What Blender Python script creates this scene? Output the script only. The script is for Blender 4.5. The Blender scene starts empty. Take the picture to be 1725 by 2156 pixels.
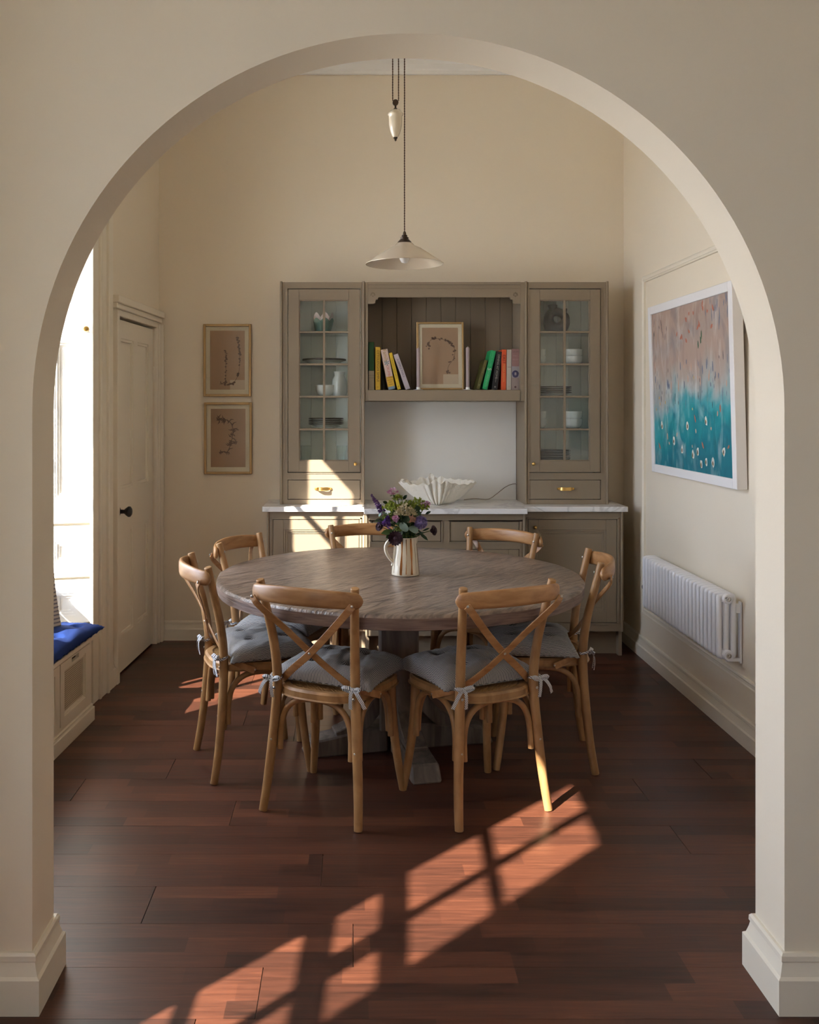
import bpy, bmesh, math, random
from math import sin, cos, pi, radians, sqrt, atan2
from mathutils import Vector, Matrix

random.seed(7)
scene = bpy.context.scene
COL = scene.collection

# ------------------------------------------------------------------ camera
# x to the right, y into the room, z up; the camera stands at x = y = 0, 1.5 m high, level, with a shifted lens
cam_data = bpy.data.cameras.new('camera')
cam = bpy.data.objects.new('camera', cam_data)
COL.objects.link(cam)
cam.location = (0, 0, 1.5)
cam.rotation_euler = (pi / 2, 0, 0)
cam_data.sensor_fit = 'HORIZONTAL'
cam_data.sensor_width = 36.0
cam_data.lens = 36.0 * 1950.0 / 1725.0
cam_data.shift_x = (862.5 - 740.0) / 1725.0
cam_data.shift_y = -(1078.0 - 855.0) / 1725.0
cam_data.clip_start = 0.05
scene.camera = cam

# ------------------------------------------------------------------ world, sun, exposure
SKY = 16.0
world = bpy.data.worlds.new('sky_world')
scene.world = world
world.use_nodes = True
bg = world.node_tree.nodes['Background']
bg.inputs['Color'].default_value = (0.70, 0.81, 1.0, 1)
bg.inputs['Strength'].default_value = SKY
sun_data = bpy.data.lights.new('sun', 'SUN')
sun = bpy.data.objects.new('sun', sun_data)
COL.objects.link(sun)
sun_data.energy = 37.0
sun_data.angle = radians(0.5)
sun_data.color = (1.0, 0.93, 0.82)
sun.location = (-8, -6, 9)
sun.rotation_euler = Vector((1.0, 1.0, -1.04)).to_track_quat('-Z', 'Y').to_euler()
scene.view_settings.view_transform = 'Standard'
scene.view_settings.look = 'None'
scene.view_settings.gamma = 1.0
scene.view_settings.use_curve_mapping = False
scene.view_settings.exposure = 0.0
scene.cycles.use_denoising = True
scene.cycles.max_bounces = 12
scene.cycles.diffuse_bounces = 7
scene.cycles.glossy_bounces = 4
scene.cycles.transmission_bounces = 6
scene.cycles.transparent_max_bounces = 16
scene.cycles.caustics_reflective = False
scene.cycles.caustics_refractive = False
scene.cycles.sample_clamp_indirect = 6.0

# ------------------------------------------------------------------ materials
def nodes(m):
    return m.node_tree.nodes, m.node_tree.links

def mat(name, col, rough=0.5, metal=0.0, spec=0.5, coat=0.0, bump=0.0, bscale=60.0, var=0.0, vscale=4.0, sheen=0.0, trans=0.0):
    m = bpy.data.materials.new(name)
    m.use_nodes = True
    n, l = nodes(m)
    p = n['Principled BSDF']
    p.inputs['Base Color'].default_value = (*col, 1)
    p.inputs['Roughness'].default_value = rough
    p.inputs['Metallic'].default_value = metal
    p.inputs['Specular IOR Level'].default_value = spec
    p.inputs['Coat Weight'].default_value = coat
    p.inputs['Sheen Weight'].default_value = sheen
    p.inputs['Transmission Weight'].default_value = trans
    if bump or var:
        tc = n.new('ShaderNodeTexCoord')
    if bump:
        t = n.new('ShaderNodeTexNoise'); t.inputs['Scale'].default_value = bscale; t.inputs['Detail'].default_value = 4
        b = n.new('ShaderNodeBump'); b.inputs['Strength'].default_value = bump; b.inputs['Distance'].default_value = 0.01
        l.new(tc.outputs['Object'], t.inputs['Vector']); l.new(t.outputs['Fac'], b.inputs['Height']); l.new(b.outputs['Normal'], p.inputs['Normal'])
    if var:
        t = n.new('ShaderNodeTexNoise'); t.inputs['Scale'].default_value = vscale; t.inputs['Detail'].default_value = 3
        r = n.new('ShaderNodeValToRGB')
        r.color_ramp.elements[0].position = 0.3; r.color_ramp.elements[1].position = 0.7
        r.color_ramp.elements[0].color = (*[c * (1 - var) for c in col], 1)
        r.color_ramp.elements[1].color = (*[min(1, c * (1 + var)) for c in col], 1)
        l.new(tc.outputs['Object'], t.inputs['Vector']); l.new(t.outputs['Fac'], r.inputs['Fac']); l.new(r.outputs['Color'], p.inputs['Base Color'])
    return m

def wood(name, c0, c1, scale=(1, 12, 12), nscale=3.0, rough=0.45, bump=0.15, coat=0.0, rotz=0.0, coord='Object', per_object=0.0, ramp=(0.3, 0.7), distort=0.6, fine=0.0):
    """grain stretched along one axis between two tones"""
    m = bpy.data.materials.new(name); m.use_nodes = True
    n, l = nodes(m); p = n['Principled BSDF']
    tc = n.new('ShaderNodeTexCoord'); mp = n.new('ShaderNodeMapping')
    mp.inputs['Scale'].default_value = scale
    if rotz:      # grain running at an angle
        mp.vector_type = 'TEXTURE'; mp.inputs['Scale'].default_value = [1 / q for q in scale]; mp.inputs['Rotation'].default_value = (0, 0, rotz)
    t = n.new('ShaderNodeTexNoise'); t.inputs['Scale'].default_value = nscale; t.inputs['Detail'].default_value = 6; t.inputs['Distortion'].default_value = distort
    r = n.new('ShaderNodeValToRGB')
    r.color_ramp.elements[0].position = ramp[0]; r.color_ramp.elements[1].position = ramp[1]
    r.color_ramp.elements[0].color = (*c0, 1); r.color_ramp.elements[1].color = (*c1, 1)
    l.new(tc.outputs[coord], mp.inputs['Vector']); l.new(mp.outputs['Vector'], t.inputs['Vector']); l.new(t.outputs['Fac'], r.inputs['Fac'])
    out = r.outputs['Color']
    if per_object:
        oi = n.new('ShaderNodeObjectInfo'); mr = n.new('ShaderNodeMapRange')
        mr.inputs['To Min'].default_value = 1 - per_object; mr.inputs['To Max'].default_value = 1 + per_object
        mx = n.new('ShaderNodeVectorMath'); mx.operation = 'SCALE'
        l.new(oi.outputs['Random'], mr.inputs['Value']); l.new(out, mx.inputs[0]); l.new(mr.outputs['Result'], mx.inputs['Scale'])
        out = mx.outputs['Vector']
    l.new(out, p.inputs['Base Color'])
    b = n.new('ShaderNodeBump'); b.inputs['Strength'].default_value = bump; b.inputs['Distance'].default_value = 0.005
    l.new(t.outputs['Fac'], b.inputs['Height']); l.new(b.outputs['Normal'], p.inputs['Normal'])
    if fine:      # small worn pits on top of the grain
        t2 = n.new('ShaderNodeTexNoise'); t2.inputs['Scale'].default_value = nscale * 4; t2.inputs['Detail'].default_value = 5
        b2 = n.new('ShaderNodeBump'); b2.inputs['Strength'].default_value = fine; b2.inputs['Distance'].default_value = 0.004
        l.new(mp.outputs['Vector'], t2.inputs['Vector']); l.new(t2.outputs['Fac'], b2.inputs['Height']); l.new(b.outputs['Normal'], b2.inputs['Normal']); l.new(b2.outputs['Normal'], p.inputs['Normal'])
    p.inputs['Roughness'].default_value = rough; p.inputs['Coat Weight'].default_value = coat
    return m

def glass_mat(name, tint=(1, 1, 1), refl=1.0, rough=0.02):
    """thin pane: clear straight through, mirror-like by Fresnel"""
    m = bpy.data.materials.new(name); m.use_nodes = True
    n, l = nodes(m); n.remove(n['Principled BSDF'])
    tr = n.new('ShaderNodeBsdfTransparent'); tr.inputs['Color'].default_value = (*tint, 1)
    gl = n.new('ShaderNodeBsdfGlossy'); gl.inputs['Roughness'].default_value = rough
    fr = n.new('ShaderNodeFresnel'); fr.inputs['IOR'].default_value = 1.5
    ge = n.new('ShaderNodeNewGeometry'); io = n.new('ShaderNodeMath'); io.operation = 'MULTIPLY_ADD'
    io.inputs[1].default_value = 1 / 1.5 - 1.5; io.inputs[2].default_value = 1.5      # same reflectance from either face of the sheet
    l.new(ge.outputs['Backfacing'], io.inputs[0]); l.new(io.outputs[0], fr.inputs['IOR'])
    mul = n.new('ShaderNodeMath'); mul.operation = 'MULTIPLY'; mul.inputs[1].default_value = refl
    mx = n.new('ShaderNodeMixShader')
    l.new(fr.outputs['Fac'], mul.inputs[0]); l.new(mul.outputs[0], mx.inputs['Fac'])
    l.new(tr.outputs[0], mx.inputs[1]); l.new(gl.outputs[0], mx.inputs[2])
    l.new(mx.outputs[0], n['Material Output'].inputs['Surface'])
    return m

def stripe_mat(name, c0, c1, period, axis='X', width=0.5, rough=0.9, coord='Object', soft=0.08):
    m = bpy.data.materials.new(name); m.use_nodes = True
    n, l = nodes(m); p = n['Principled BSDF']
    tc = n.new('ShaderNodeTexCoord'); sp = n.new('ShaderNodeSeparateXYZ')
    ns = n.new('ShaderNodeTexNoise'); ns.inputs['Scale'].default_value = 9
    ad = n.new('ShaderNodeMath'); ad.operation = 'MULTIPLY_ADD'; ad.inputs[1].default_value = period * 0.35
    mu = n.new('ShaderNodeMath'); mu.operation = 'DIVIDE'; mu.inputs[1].default_value = period
    fr = n.new('ShaderNodeMath'); fr.operation = 'FRACT'
    r = n.new('ShaderNodeValToRGB')
    e = r.color_ramp.elements
    e[0].position = max(0, width - soft); e[0].color = (*c0, 1); e[1].position = min(1, width + soft); e[1].color = (*c1, 1)
    l.new(tc.outputs[coord], sp.inputs[0]); l.new(tc.outputs[coord], ns.inputs['Vector'])
    l.new(ns.outputs['Fac'], ad.inputs[0]); l.new(sp.outputs[axis], ad.inputs[2])
    l.new(ad.outputs[0], mu.inputs[0]); l.new(mu.outputs[0], fr.inputs[0])
    l.new(fr.outputs[0], r.inputs['Fac']); l.new(r.outputs['Color'], p.inputs['Base Color'])
    p.inputs['Roughness'].default_value = rough; p.inputs['Sheen Weight'].default_value = 0.2
    return m

def floor_mat():
    m = bpy.data.materials.new('plank_wood'); m.use_nodes = True
    n, l = nodes(m); p = n['Principled BSDF']
    tc = n.new('ShaderNodeTexCoord'); oi = n.new('ShaderNodeObjectInfo')
    off = n.new('ShaderNodeVectorMath'); off.operation = 'SCALE'; off.inputs[0].default_value = (17.3, 0, 9.1)
    l.new(oi.outputs['Random'], off.inputs['Scale'])
    add = n.new('ShaderNodeVectorMath'); add.operation = 'ADD'
    l.new(tc.outputs['Object'], add.inputs[0]); l.new(off.outputs[0], add.inputs[1])
    sp = n.new('ShaderNodeSeparateXYZ'); l.new(tc.outputs['Object'], sp.inputs[0])
    def math_(op, a, b=None, c=None):
        q = n.new('ShaderNodeMath'); q.operation = op
        for i, v in enumerate((a, b, c)):
            if v is None: continue
            if isinstance(v, (int, float)): q.inputs[i].default_value = v
            else: l.new(v, q.inputs[i])
        return q.outputs[0]
    strip = math_('FLOOR', math_('DIVIDE', sp.outputs['Y'], 0.0693))
    wn = n.new('ShaderNodeTexWhiteNoise'); wn.noise_dimensions = '2D'
    cv = n.new('ShaderNodeCombineXYZ'); l.new(strip, cv.inputs[0]); l.new(math_('MULTIPLY', oi.outputs['Random'], 91.7), cv.inputs[1])
    l.new(cv.outputs[0], wn.inputs['Vector'])
    piece = math_('FLOOR', math_('DIVIDE', math_('MULTIPLY_ADD', wn.outputs['Value'], 3.0, sp.outputs['X']), 0.46))
    wn2 = n.new('ShaderNodeTexWhiteNoise'); wn2.noise_dimensions = '3D'
    cv2 = n.new('ShaderNodeCombineXYZ'); l.new(strip, cv2.inputs[0]); l.new(piece, cv2.inputs[1]); l.new(math_('MULTIPLY', oi.outputs['Random'], 53.3), cv2.inputs[2])
    l.new(cv2.outputs[0], wn2.inputs['Vector'])
    mp = n.new('ShaderNodeMapping'); mp.inputs['Scale'].default_value = (2.2, 34, 1)
    l.new(add.outputs[0], mp.inputs['Vector'])
    t = n.new('ShaderNodeTexNoise'); t.inputs['Scale'].default_value = 2.4; t.inputs['Detail'].default_value = 7; t.inputs['Distortion'].default_value = 0.7
    l.new(mp.outputs[0], t.inputs['Vector'])
    fac = math_('ADD', math_('ADD', math_('MULTIPLY', wn2.outputs['Value'], 0.42), 0.04), math_('MULTIPLY', t.outputs['Fac'], 0.66))
    r = n.new('ShaderNodeValToRGB'); e = r.color_ramp.elements
    e[0].position = 0.2; e[0].color = (0.018, 0.0095, 0.0070, 1)
    e[1].position = 1.0; e[1].color = (0.185, 0.070, 0.034, 1)
    q = e.new(0.55); q.color = (0.066, 0.0235, 0.0140, 1)
    q = e.new(0.8); q.color = (0.110, 0.038, 0.0205, 1)
    l.new(fac, r.inputs['Fac']); l.new(r.outputs['Color'], p.inputs['Base Color'])
    b = n.new('ShaderNodeBump'); b.inputs['Strength'].default_value = 0.12; b.inputs['Distance'].default_value = 0.002
    l.new(t.outputs['Fac'], b.inputs['Height']); l.new(b.outputs['Normal'], p.inputs['Normal'])
    rr = n.new('ShaderNodeMapRange'); rr.inputs['To Min'].default_value = 0.30; rr.inputs['To Max'].default_value = 0.44
    l.new(t.outputs['Fac'], rr.inputs['Value']); l.new(rr.outputs[0], p.inputs['Roughness'])
    p.inputs['Specular IOR Level'].default_value = 0.38
    return m

WALLC = (0.79, 0.70, 0.56)
M = {}
M['wall'] = mat('wall_paint', WALLC, 0.7, spec=0.25, bump=0.03, bscale=90, var=0.015, vscale=1.5)
M['trimp'] = mat('woodwork_paint', (0.79, 0.72, 0.595), 0.42, spec=0.4, bump=0.03, bscale=40)
M['shutter'] = mat('shutter_paint', (0.80, 0.78, 0.73), 0.45, spec=0.4, bump=0.02, bscale=40)
M['ceil'] = mat('ceiling_paint', (0.85, 0.835, 0.80), 0.8, spec=0.2)
M['plank'] = floor_mat()
M['joint'] = mat('floor_joint', (0.50, 0.38, 0.30), 0.7)
M['taupe'] = mat('taupe_paint', (0.262, 0.203, 0.138), 0.5, spec=0.35, bump=0.03, bscale=50)
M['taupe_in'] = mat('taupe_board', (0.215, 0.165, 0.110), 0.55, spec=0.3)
M['cream_in'] = mat('cabinet_inside_paint', (0.86, 0.87, 0.82), 0.55)
M['splash'] = mat('pale_panel', (0.74, 0.72, 0.67), 0.35, var=0.02, vscale=3)
M['brass'] = mat('brass', (0.78, 0.50, 0.16), 0.28, metal=1.0)
M['bronze'] = mat('old_bronze', (0.055, 0.035, 0.022), 0.45, metal=0.6)
M['blackknob'] = mat('black_knob', (0.012, 0.011, 0.012), 0.3)
M['steel'] = mat('screw_steel', (0.5, 0.47, 0.42), 0.35, metal=1.0)
M['chrome'] = mat('chrome', (0.7, 0.7, 0.7), 0.12, metal=1.0)
M['radw'] = mat('radiator_enamel', (0.80, 0.80, 0.83), 0.3, spec=0.5)
M['white'] = mat('white_frame_paint', (0.80, 0.775, 0.76), 0.5)
M['porcelain'] = mat('porcelain', (0.80, 0.80, 0.76), 0.18, coat=0.4)
M['creamcer'] = mat('cream_glaze', (0.73, 0.65, 0.51), 0.15, coat=0.5)
M['coppercer'] = mat('copper_lustre', (0.38, 0.155, 0.045), 0.22, metal=0.75)
M['greymark'] = mat('grey_lustre', (0.33, 0.27, 0.20), 0.2, metal=0.4)
M['glass'] = glass_mat('window_glass')
M['cabglass'] = glass_mat('cabinet_glass', (0.975, 0.99, 0.98), 1.0)
M['picglass'] = glass_mat('picture_glass', (0.97, 0.97, 0.96), 1.0)
M['chair'] = wood('beech_wood', (0.265, 0.128, 0.046), (0.42, 0.235, 0.098), scale=(3, 3, 1.4), nscale=7, rough=0.42, bump=0.04, per_object=0.10)
M['rail'] = wood('worn_beech', (0.275, 0.120, 0.040), (0.44, 0.235, 0.096), scale=(2, 8, 10), nscale=4, rough=0.4, bump=0.04, per_object=0.14)
M['tablew'] = wood('aged_oak', (0.070, 0.048, 0.037), (0.285, 0.212, 0.162), scale=(1.6, 8, 4), nscale=4.2, rough=0.30, bump=1.0, rotz=radians(48), ramp=(0.30, 0.62), distort=1.6, fine=0.6)
M['tablee'] = wood('aged_oak_edge', (0.115, 0.068, 0.053), (0.25, 0.170, 0.135), scale=(1.5, 1.5, 16), nscale=5, rough=0.5, bump=0.5)
M['tableb'] = wood('aged_oak_base', (0.105, 0.082, 0.068), (0.24, 0.195, 0.160), scale=(7, 7, 1), nscale=4, rough=0.6, bump=0.3)
M['tick'] = stripe_mat('ticking_stripe', (0.53, 0.50, 0.455), (0.062, 0.062, 0.078), 0.0046, 'X', 0.47, coord='UV')
M['tie'] = stripe_mat('ticking_tie', (0.74, 0.73, 0.71), (0.07, 0.08, 0.13), 0.0048, 'X', 0.52, coord='UV')
M['blue'] = mat('blue_cotton', (0.010, 0.027, 0.120), 0.95, spec=0.15, bump=0.1, bscale=300)
M['cane'] = mat('cane', (0.42, 0.24, 0.09), 0.5)
M['canepaint'] = mat('pale_cane', (0.60, 0.50, 0.36), 0.6)
M['dark'] = mat('void_shade', (0.035, 0.024, 0.018), 0.9)  # shade inside the window seat, put into the colour
M['gold'] = mat('gilt_frame', (0.42, 0.275, 0.125), 0.38, metal=0.7, bump=0.2, bscale=120)
M['mount'] = mat('cream_mount', (0.74, 0.655, 0.49), 0.9)
M['blush'] = mat('blush_paper', (0.40, 0.250, 0.155), 0.95, var=0.04, vscale=5)
M['sprig'] = mat('pressed_sprig', (0.115, 0.06, 0.038), 0.95)
M['labelp'] = mat('pale_label', (0.56, 0.44, 0.32), 0.95)
M['flex'] = mat('braided_flex', (0.085, 0.045, 0.025), 0.85)
M['shade'] = mat('cream_shade', (0.64, 0.545, 0.42), 0.25, coat=0.3)
M['bulb'] = mat('opal_bulb', (0.78, 0.76, 0.74), 0.3)
M['shell'] = mat('plaster_shell', (0.80, 0.755, 0.66), 0.75, bump=0.9, bscale=38)
M['candle'] = mat('lilac_wax', (0.36, 0.285, 0.285), 0.5)
M['knit'] = stripe_mat('striped_knit', (0.62, 0.55, 0.45), (0.16, 0.15, 0.17), 0.017, 'Z', 0.60, soft=0.12)
M['clear'] = glass_mat('clear_glass', (0.93, 0.95, 0.94), 1.4)

def marble():
    m = mat('white_marble', (0.80, 0.79, 0.785), 0.18)
    n, l = nodes(m); p = n['Principled BSDF']
    tc = n.new('ShaderNodeTexCoord'); t = n.new('ShaderNodeTexNoise')
    t.inputs['Scale'].default_value = 2.6; t.inputs['Detail'].default_value = 8; t.inputs['Distortion'].default_value = 1.6
    r = n.new('ShaderNodeValToRGB'); e = r.color_ramp.elements
    e[0].position = 0.47; e[0].color = (0.81, 0.80, 0.795, 1); e[1].position = 0.53; e[1].color = (0.80, 0.79, 0.785, 1)
    q = e.new(0.50); q.color = (0.60, 0.59, 0.585, 1)
    l.new(tc.outputs['Object'], t.inputs['Vector']); l.new(t.outputs['Fac'], r.inputs['Fac']); l.new(r.outputs['Color'], p.inputs['Base Color'])
    return m
M['marble'] = marble()

# ------------------------------------------------------------------ mesh helpers
class MB:
    """collects vertices and faces; build() links them as one mesh object"""
    def __init__(s): s.v = []; s.f = []; s.uv = None
    def add(s, vs, fs):
        o = len(s.v); s.v.extend([tuple(q) for q in vs]); s.f.extend([tuple(i + o for i in f) for f in fs]); return s
    def box(s, x0, x1, y0, y1, z0, z1, fn=None):
        vs = [(x, y, z) for z in (z0, z1) for y in (y0, y1) for x in (x0, x1)]
        if fn: vs = [fn(*q) for q in vs]
        return s.add(vs, [(0, 2, 3, 1), (4, 5, 7, 6), (0, 1, 5, 4), (2, 6, 7, 3), (0, 4, 6, 2), (1, 3, 7, 5)])
    def prism(s, poly, z0, z1, fn=None):
        """plan polygon (x, y) counter-clockwise, extruded in z"""
        k = len(poly)
        vs = [(x, y, z0) for x, y in poly] + [(x, y, z1) for x, y in poly]
        if fn: vs = [fn(*q) for q in vs]
        fs = [tuple(range(k - 1, -1, -1)), tuple(range(k, 2 * k))] + [(i, (i + 1) % k, (i + 1) % k + k, i + k) for i in range(k)]
        return s.add(vs, fs)
    def slab(s, poly, y0, y1):
        """elevation polygon (x, z), extruded in y from y0 to y1"""
        k = len(poly)
        vs = [(x, y0, z) for x, z in poly] + [(x, y1, z) for x, z in poly]
        fs = [tuple(range(k)), tuple(range(2 * k - 1, k - 1, -1))] + [(i + k, (i + 1) % k + k, (i + 1) % k, i) for i in range(k)]
        return s.add(vs, fs)
    def tube(s, pts, r, n=8, cap=True, closed=False):
        pts = [Vector(p) for p in pts]; k = len(pts)
        rs = r if isinstance(r, (list, tuple)) else [r] * k
        t = (pts[1] - pts[0]).normalized()
        up = Vector((0, 0, 1)) if abs(t.z) < 0.9 else Vector((1, 0, 0))
        nrm = (up - t * up.dot(t)).normalized()
        vs = []
        for i in range(k):
            if closed: d = pts[(i + 1) % k] - pts[i - 1]
            else: d = pts[min(i + 1, k - 1)] - pts[max(i - 1, 0)]
            d.normalize()
            nrm = (nrm - d * nrm.dot(d)).normalized(); b = d.cross(nrm)
            for j in range(n):
                a = 2 * pi * j / n
                vs.append(pts[i] + (nrm * cos(a) + b * sin(a)) * rs[i])
        fs = []
        for i in range(k if closed else k - 1):
            i2 = (i + 1) % k
            for j in range(n):
                j2 = (j + 1) % n
                fs.append((i * n + j, i * n + j2, i2 * n + j2, i2 * n + j))
        if cap and not closed:
            fs.append(tuple(range(n - 1, -1, -1))); fs.append(tuple((k - 1) * n + j for j in range(n)))
        return s.add(vs, fs)
    def ribbon(s, pts, nrms, w, th):
        """flat strip: w across, th thick, nrms = face normal at each point; w may be a list"""
        pts = [Vector(p) for p in pts]; k = len(pts); vs = []
        ws = w if isinstance(w, (list, tuple)) else [w] * k
        for i in range(k):
            d = (pts[min(i + 1, k - 1)] - pts[max(i - 1, 0)]).normalized()
            nn = Vector(nrms[i] if isinstance(nrms[0], (list, tuple, Vector)) else nrms); nn = (nn - d * nn.dot(d)).normalized()
            a = d.cross(nn)
            for sa, sn in ((-1, -1), (1, -1), (1, 1), (-1, 1)):
                vs.append(pts[i] + a * (sa * ws[i] / 2) + nn * (sn * th / 2))
        fs = []
        for i in range(k - 1):
            for j in range(4):
                j2 = (j + 1) % 4; fs.append((i * 4 + j, i * 4 + j2, i * 4 + 4 + j2, i * 4 + 4 + j))
        fs.append((3, 2, 1, 0)); fs.append(tuple((k - 1) * 4 + j for j in range(4)))
        return s.add(vs, fs)
    def lathe(s, prof, n=24, c=(0, 0, 0), fn=None, cap=True):
        vs = []
        for r, z in prof:
            for j in range(n):
                a = 2 * pi * j / n
                q = (c[0] + r * cos(a), c[1] + r * sin(a), c[2] + z)
                vs.append(fn(*q) if fn else q)
        fs = []
        for i in range(len(prof) - 1):
            for j in range(n):
                j2 = (j + 1) % n; fs.append((i * n + j, i * n + j2, i * n + n + j2, i * n + n + j))
        if cap:
            if prof[0][0] > 1e-5: fs.append(tuple(range(n - 1, -1, -1)))
            if prof[-1][0] > 1e-5: fs.append(tuple((len(prof) - 1) * n + j for j in range(n)))
        return s.add(vs, fs)
    def ball(s, c, r, n=10, m=6, sq=(1, 1, 1)):
        prof = [(r * sin(pi * i / m) + 1e-6, -r * cos(pi * i / m)) for i in range(m + 1)]
        return s.lathe(prof, n, (0, 0, 0), fn=lambda x, y, z: (c[0] + x * sq[0], c[1] + y * sq[1], c[2] + z * sq[2]), cap=False)
    def sweep(s, path, prof, side=1, closed=False, fn=None):
        """moulding: profile (out, z) carried along a plan path with mitred corners; side=1 puts it right of the path"""
        k = len(path); P = [Vector(p) for p in path]; vs = []
        for i in range(k):
            ds = []
            if i > 0 or closed: ds.append((P[i] - P[i - 1]).normalized())
            if i < k - 1 or closed: ds.append((P[(i + 1) % k] - P[i]).normalized())
            ns = [Vector((d.y, -d.x)) * side for d in ds]
            m_ = sum(ns, Vector((0, 0))).normalized(); m_ /= max(0.3, m_.dot(ns[0]))
            for o, z in prof:
                q = P[i] + m_ * o; q = (q.x, q.y, z); vs.append(fn(*q) if fn else q)
        n = len(prof); fs = []
        for i in range(k if closed else k - 1):
            i2 = (i + 1) % k
            for j in range(n):
                j2 = (j + 1) % n; fs.append((i * n + j, i2 * n + j, i2 * n + j2, i * n + j2))
        if not closed:
            fs.append(tuple(range(n))); fs.append(tuple((k - 1) * n + j for j in range(n - 1, -1, -1)))
        return s.add(vs, fs)
    def grid(s, nu, nv, f, wrap_u=False):
        vs = [f(i / (nu if wrap_u else nu - 1), j / (nv - 1)) for j in range(nv) for i in range(nu)]
        fs = []
        for j in range(nv - 1):
            for i in range(nu if wrap_u else nu - 1):
                i2 = (i + 1) % nu; fs.append((j * nu + i, j * nu + i2, j * nu + nu + i2, j * nu + nu + i))
        return s.add(vs, fs)
    def mesh(s, name, material, smooth=None, xf=None, uvf=None):
        me = bpy.data.meshes.new(name)
        me.from_pydata([xf @ Vector(q) for q in s.v] if xf else s.v, [], s.f)
        bm = bmesh.new(); bm.from_mesh(me); bmesh.ops.recalc_face_normals(bm, faces=bm.faces[:]); bm.to_mesh(me); bm.free()
        mats = material if isinstance(material, (list, tuple)) else [material]
        for q in mats: me.materials.append(q)
        if uvf:
            lay = me.uv_layers.new(name='uv')
            for lp in me.loops: lay.data[lp.index].uv = s.uv[lp.vertex_index] if s.uv else uvf(s.v[lp.vertex_index])
        if smooth is not None:
            me.shade_smooth(); me.set_sharp_from_angle(angle=radians(smooth))
        return me
    def build(s, name, material, parent=None, smooth=None, bevel=0.0, seg=1, xf=None, uvf=None):
        return put(name, s.mesh(name, material, smooth, xf, uvf), parent, bevel, seg)

def put(name, me, parent=None, bevel=0.0, seg=1):
    o = bpy.data.objects.new(name, me); COL.objects.link(o)
    if parent is not None: o.parent = parent
    if bevel:
        b = o.modifiers.new('edge', 'BEVEL'); b.width = bevel; b.segments = seg; b.limit_method = 'ANGLE'; b.angle_limit = radians(40); b.harden_normals = False
    return o

def empty(name, loc=(0, 0, 0), rz=0.0):
    o = bpy.data.objects.new(name, None); COL.objects.link(o); o.location = loc; o.rotation_euler = (0, 0, rz); o.empty_display_size = 0.05
    return o

def tag(o, label, cat, group=None, kind=None):
    o['label'] = label; o['category'] = cat
    if group: o['group'] = group
    if kind: o['kind'] = kind
    return o

def thing(name, label, cat, loc=(0, 0, 0), rz=0.0, group=None): return tag(empty(name, loc, rz), label, cat, group)

def struct(o, label=None, cat=None):
    o['kind'] = 'structure'
    if label: o['label'] = label
    if cat: o['category'] = cat
    return o

def copy_tree(o, parent=None):
    c = o.copy(); COL.objects.link(c); c.parent = parent
    for ch in list(o.children): copy_tree(ch, c)
    return c

def bez(p0, p1, p2, p3, n=10):
    p0, p1, p2, p3 = map(Vector, (p0, p1, p2, p3)); out = []
    for i in range(n + 1):
        t = i / n; out.append(p0 * (1 - t) ** 3 + p1 * 3 * t * (1 - t) ** 2 + p2 * 3 * t * t * (1 - t) + p3 * t ** 3)
    return out

def spline(pts, n=6):
    """Catmull-Rom through the points"""
    P = [Vector(p) for p in pts]; P = [P[0] * 2 - P[1]] + P + [P[-1] * 2 - P[-2]]; out = []
    for i in range(1, len(P) - 2):
        for k in range(n):
            t = k / n
            out.append(0.5 * (2 * P[i] + (P[i + 1] - P[i - 1]) * t + (2 * P[i - 1] - 5 * P[i] + 4 * P[i + 1] - P[i + 2]) * t * t + (3 * P[i] - P[i - 1] - 3 * P[i + 1] + P[i + 2]) * t ** 3))
    out.append(P[-2]); return out

def text_mesh(body, size, material, ext=0.0003):
    cu = bpy.data.curves.new('lettering', 'FONT'); cu.body = body; cu.size = size; cu.extrude = ext; cu.align_x = 'CENTER'; cu.align_y = 'CENTER'; cu.resolution_u = 2
    o = bpy.data.objects.new('lettering', cu); COL.objects.link(o)
    bpy.context.view_layer.update()
    me = bpy.data.meshes.new_from_object(o.evaluated_get(bpy.context.evaluated_depsgraph_get()))
    bpy.data.objects.remove(o); bpy.data.curves.remove(cu)
    me.materials.clear(); me.materials.append(material)
    return me

def portal(name, x0, x1, y0, y1, z0, z1, direction):
    """marks a window opening for the sky's light"""
    d = bpy.data.lights.new(name, 'AREA'); d.shape = 'RECTANGLE'; d.cycles.is_portal = True
    o = bpy.data.objects.new(name, d); COL.objects.link(o)
    o.location = ((x0 + x1) / 2, (y0 + y1) / 2, (z0 + z1) / 2)
    o.rotation_euler = Vector(direction).to_track_quat('-Z', 'Z').to_euler()
    w = sqrt((x1 - x0) ** 2 + (y1 - y0) ** 2)
    d.size = w; d.size_y = z1 - z0
    return o

# ------------------------------------------------------------------ the setting
H = 3.85            # ceiling height
AY0, AY1 = 2.30, 2.465   # arch wall, near and far face
AX0, AX1, ASP = -0.7925, 1.076, 1.491   # arch jambs and springing height
AR = (AX1 - AX0) / 2; ACX = (AX0 + AX1) / 2
YB, XR = 5.95, 1.75      # back wall and right wall of the dining room
def L(u, v, z):          # left wall, slightly skewed: u along it, v outwards
    return (-1.593 + 0.06 * u - v, u + 0.06 * v, z)

# floor: a dark bed with long boards laid across the room
bed = MB().box(-2.1, 2.7, -4.3, 6.2, -0.12, -0.006)
floor = struct(bed.build('floor', M['joint']), 'dark red-brown wooden plank floor running across the room', 'floor')
BW = 0.2085
row = 0
y = 2.267 - 32 * BW
rows = []
while y < YB:
    rows.append(y); y += BW
starts = {32: 0.37, 33: -0.20, 34: -0.55, 35: -0.1, 36: 0.30, 37: -0.36, 38: 0.6}
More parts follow.
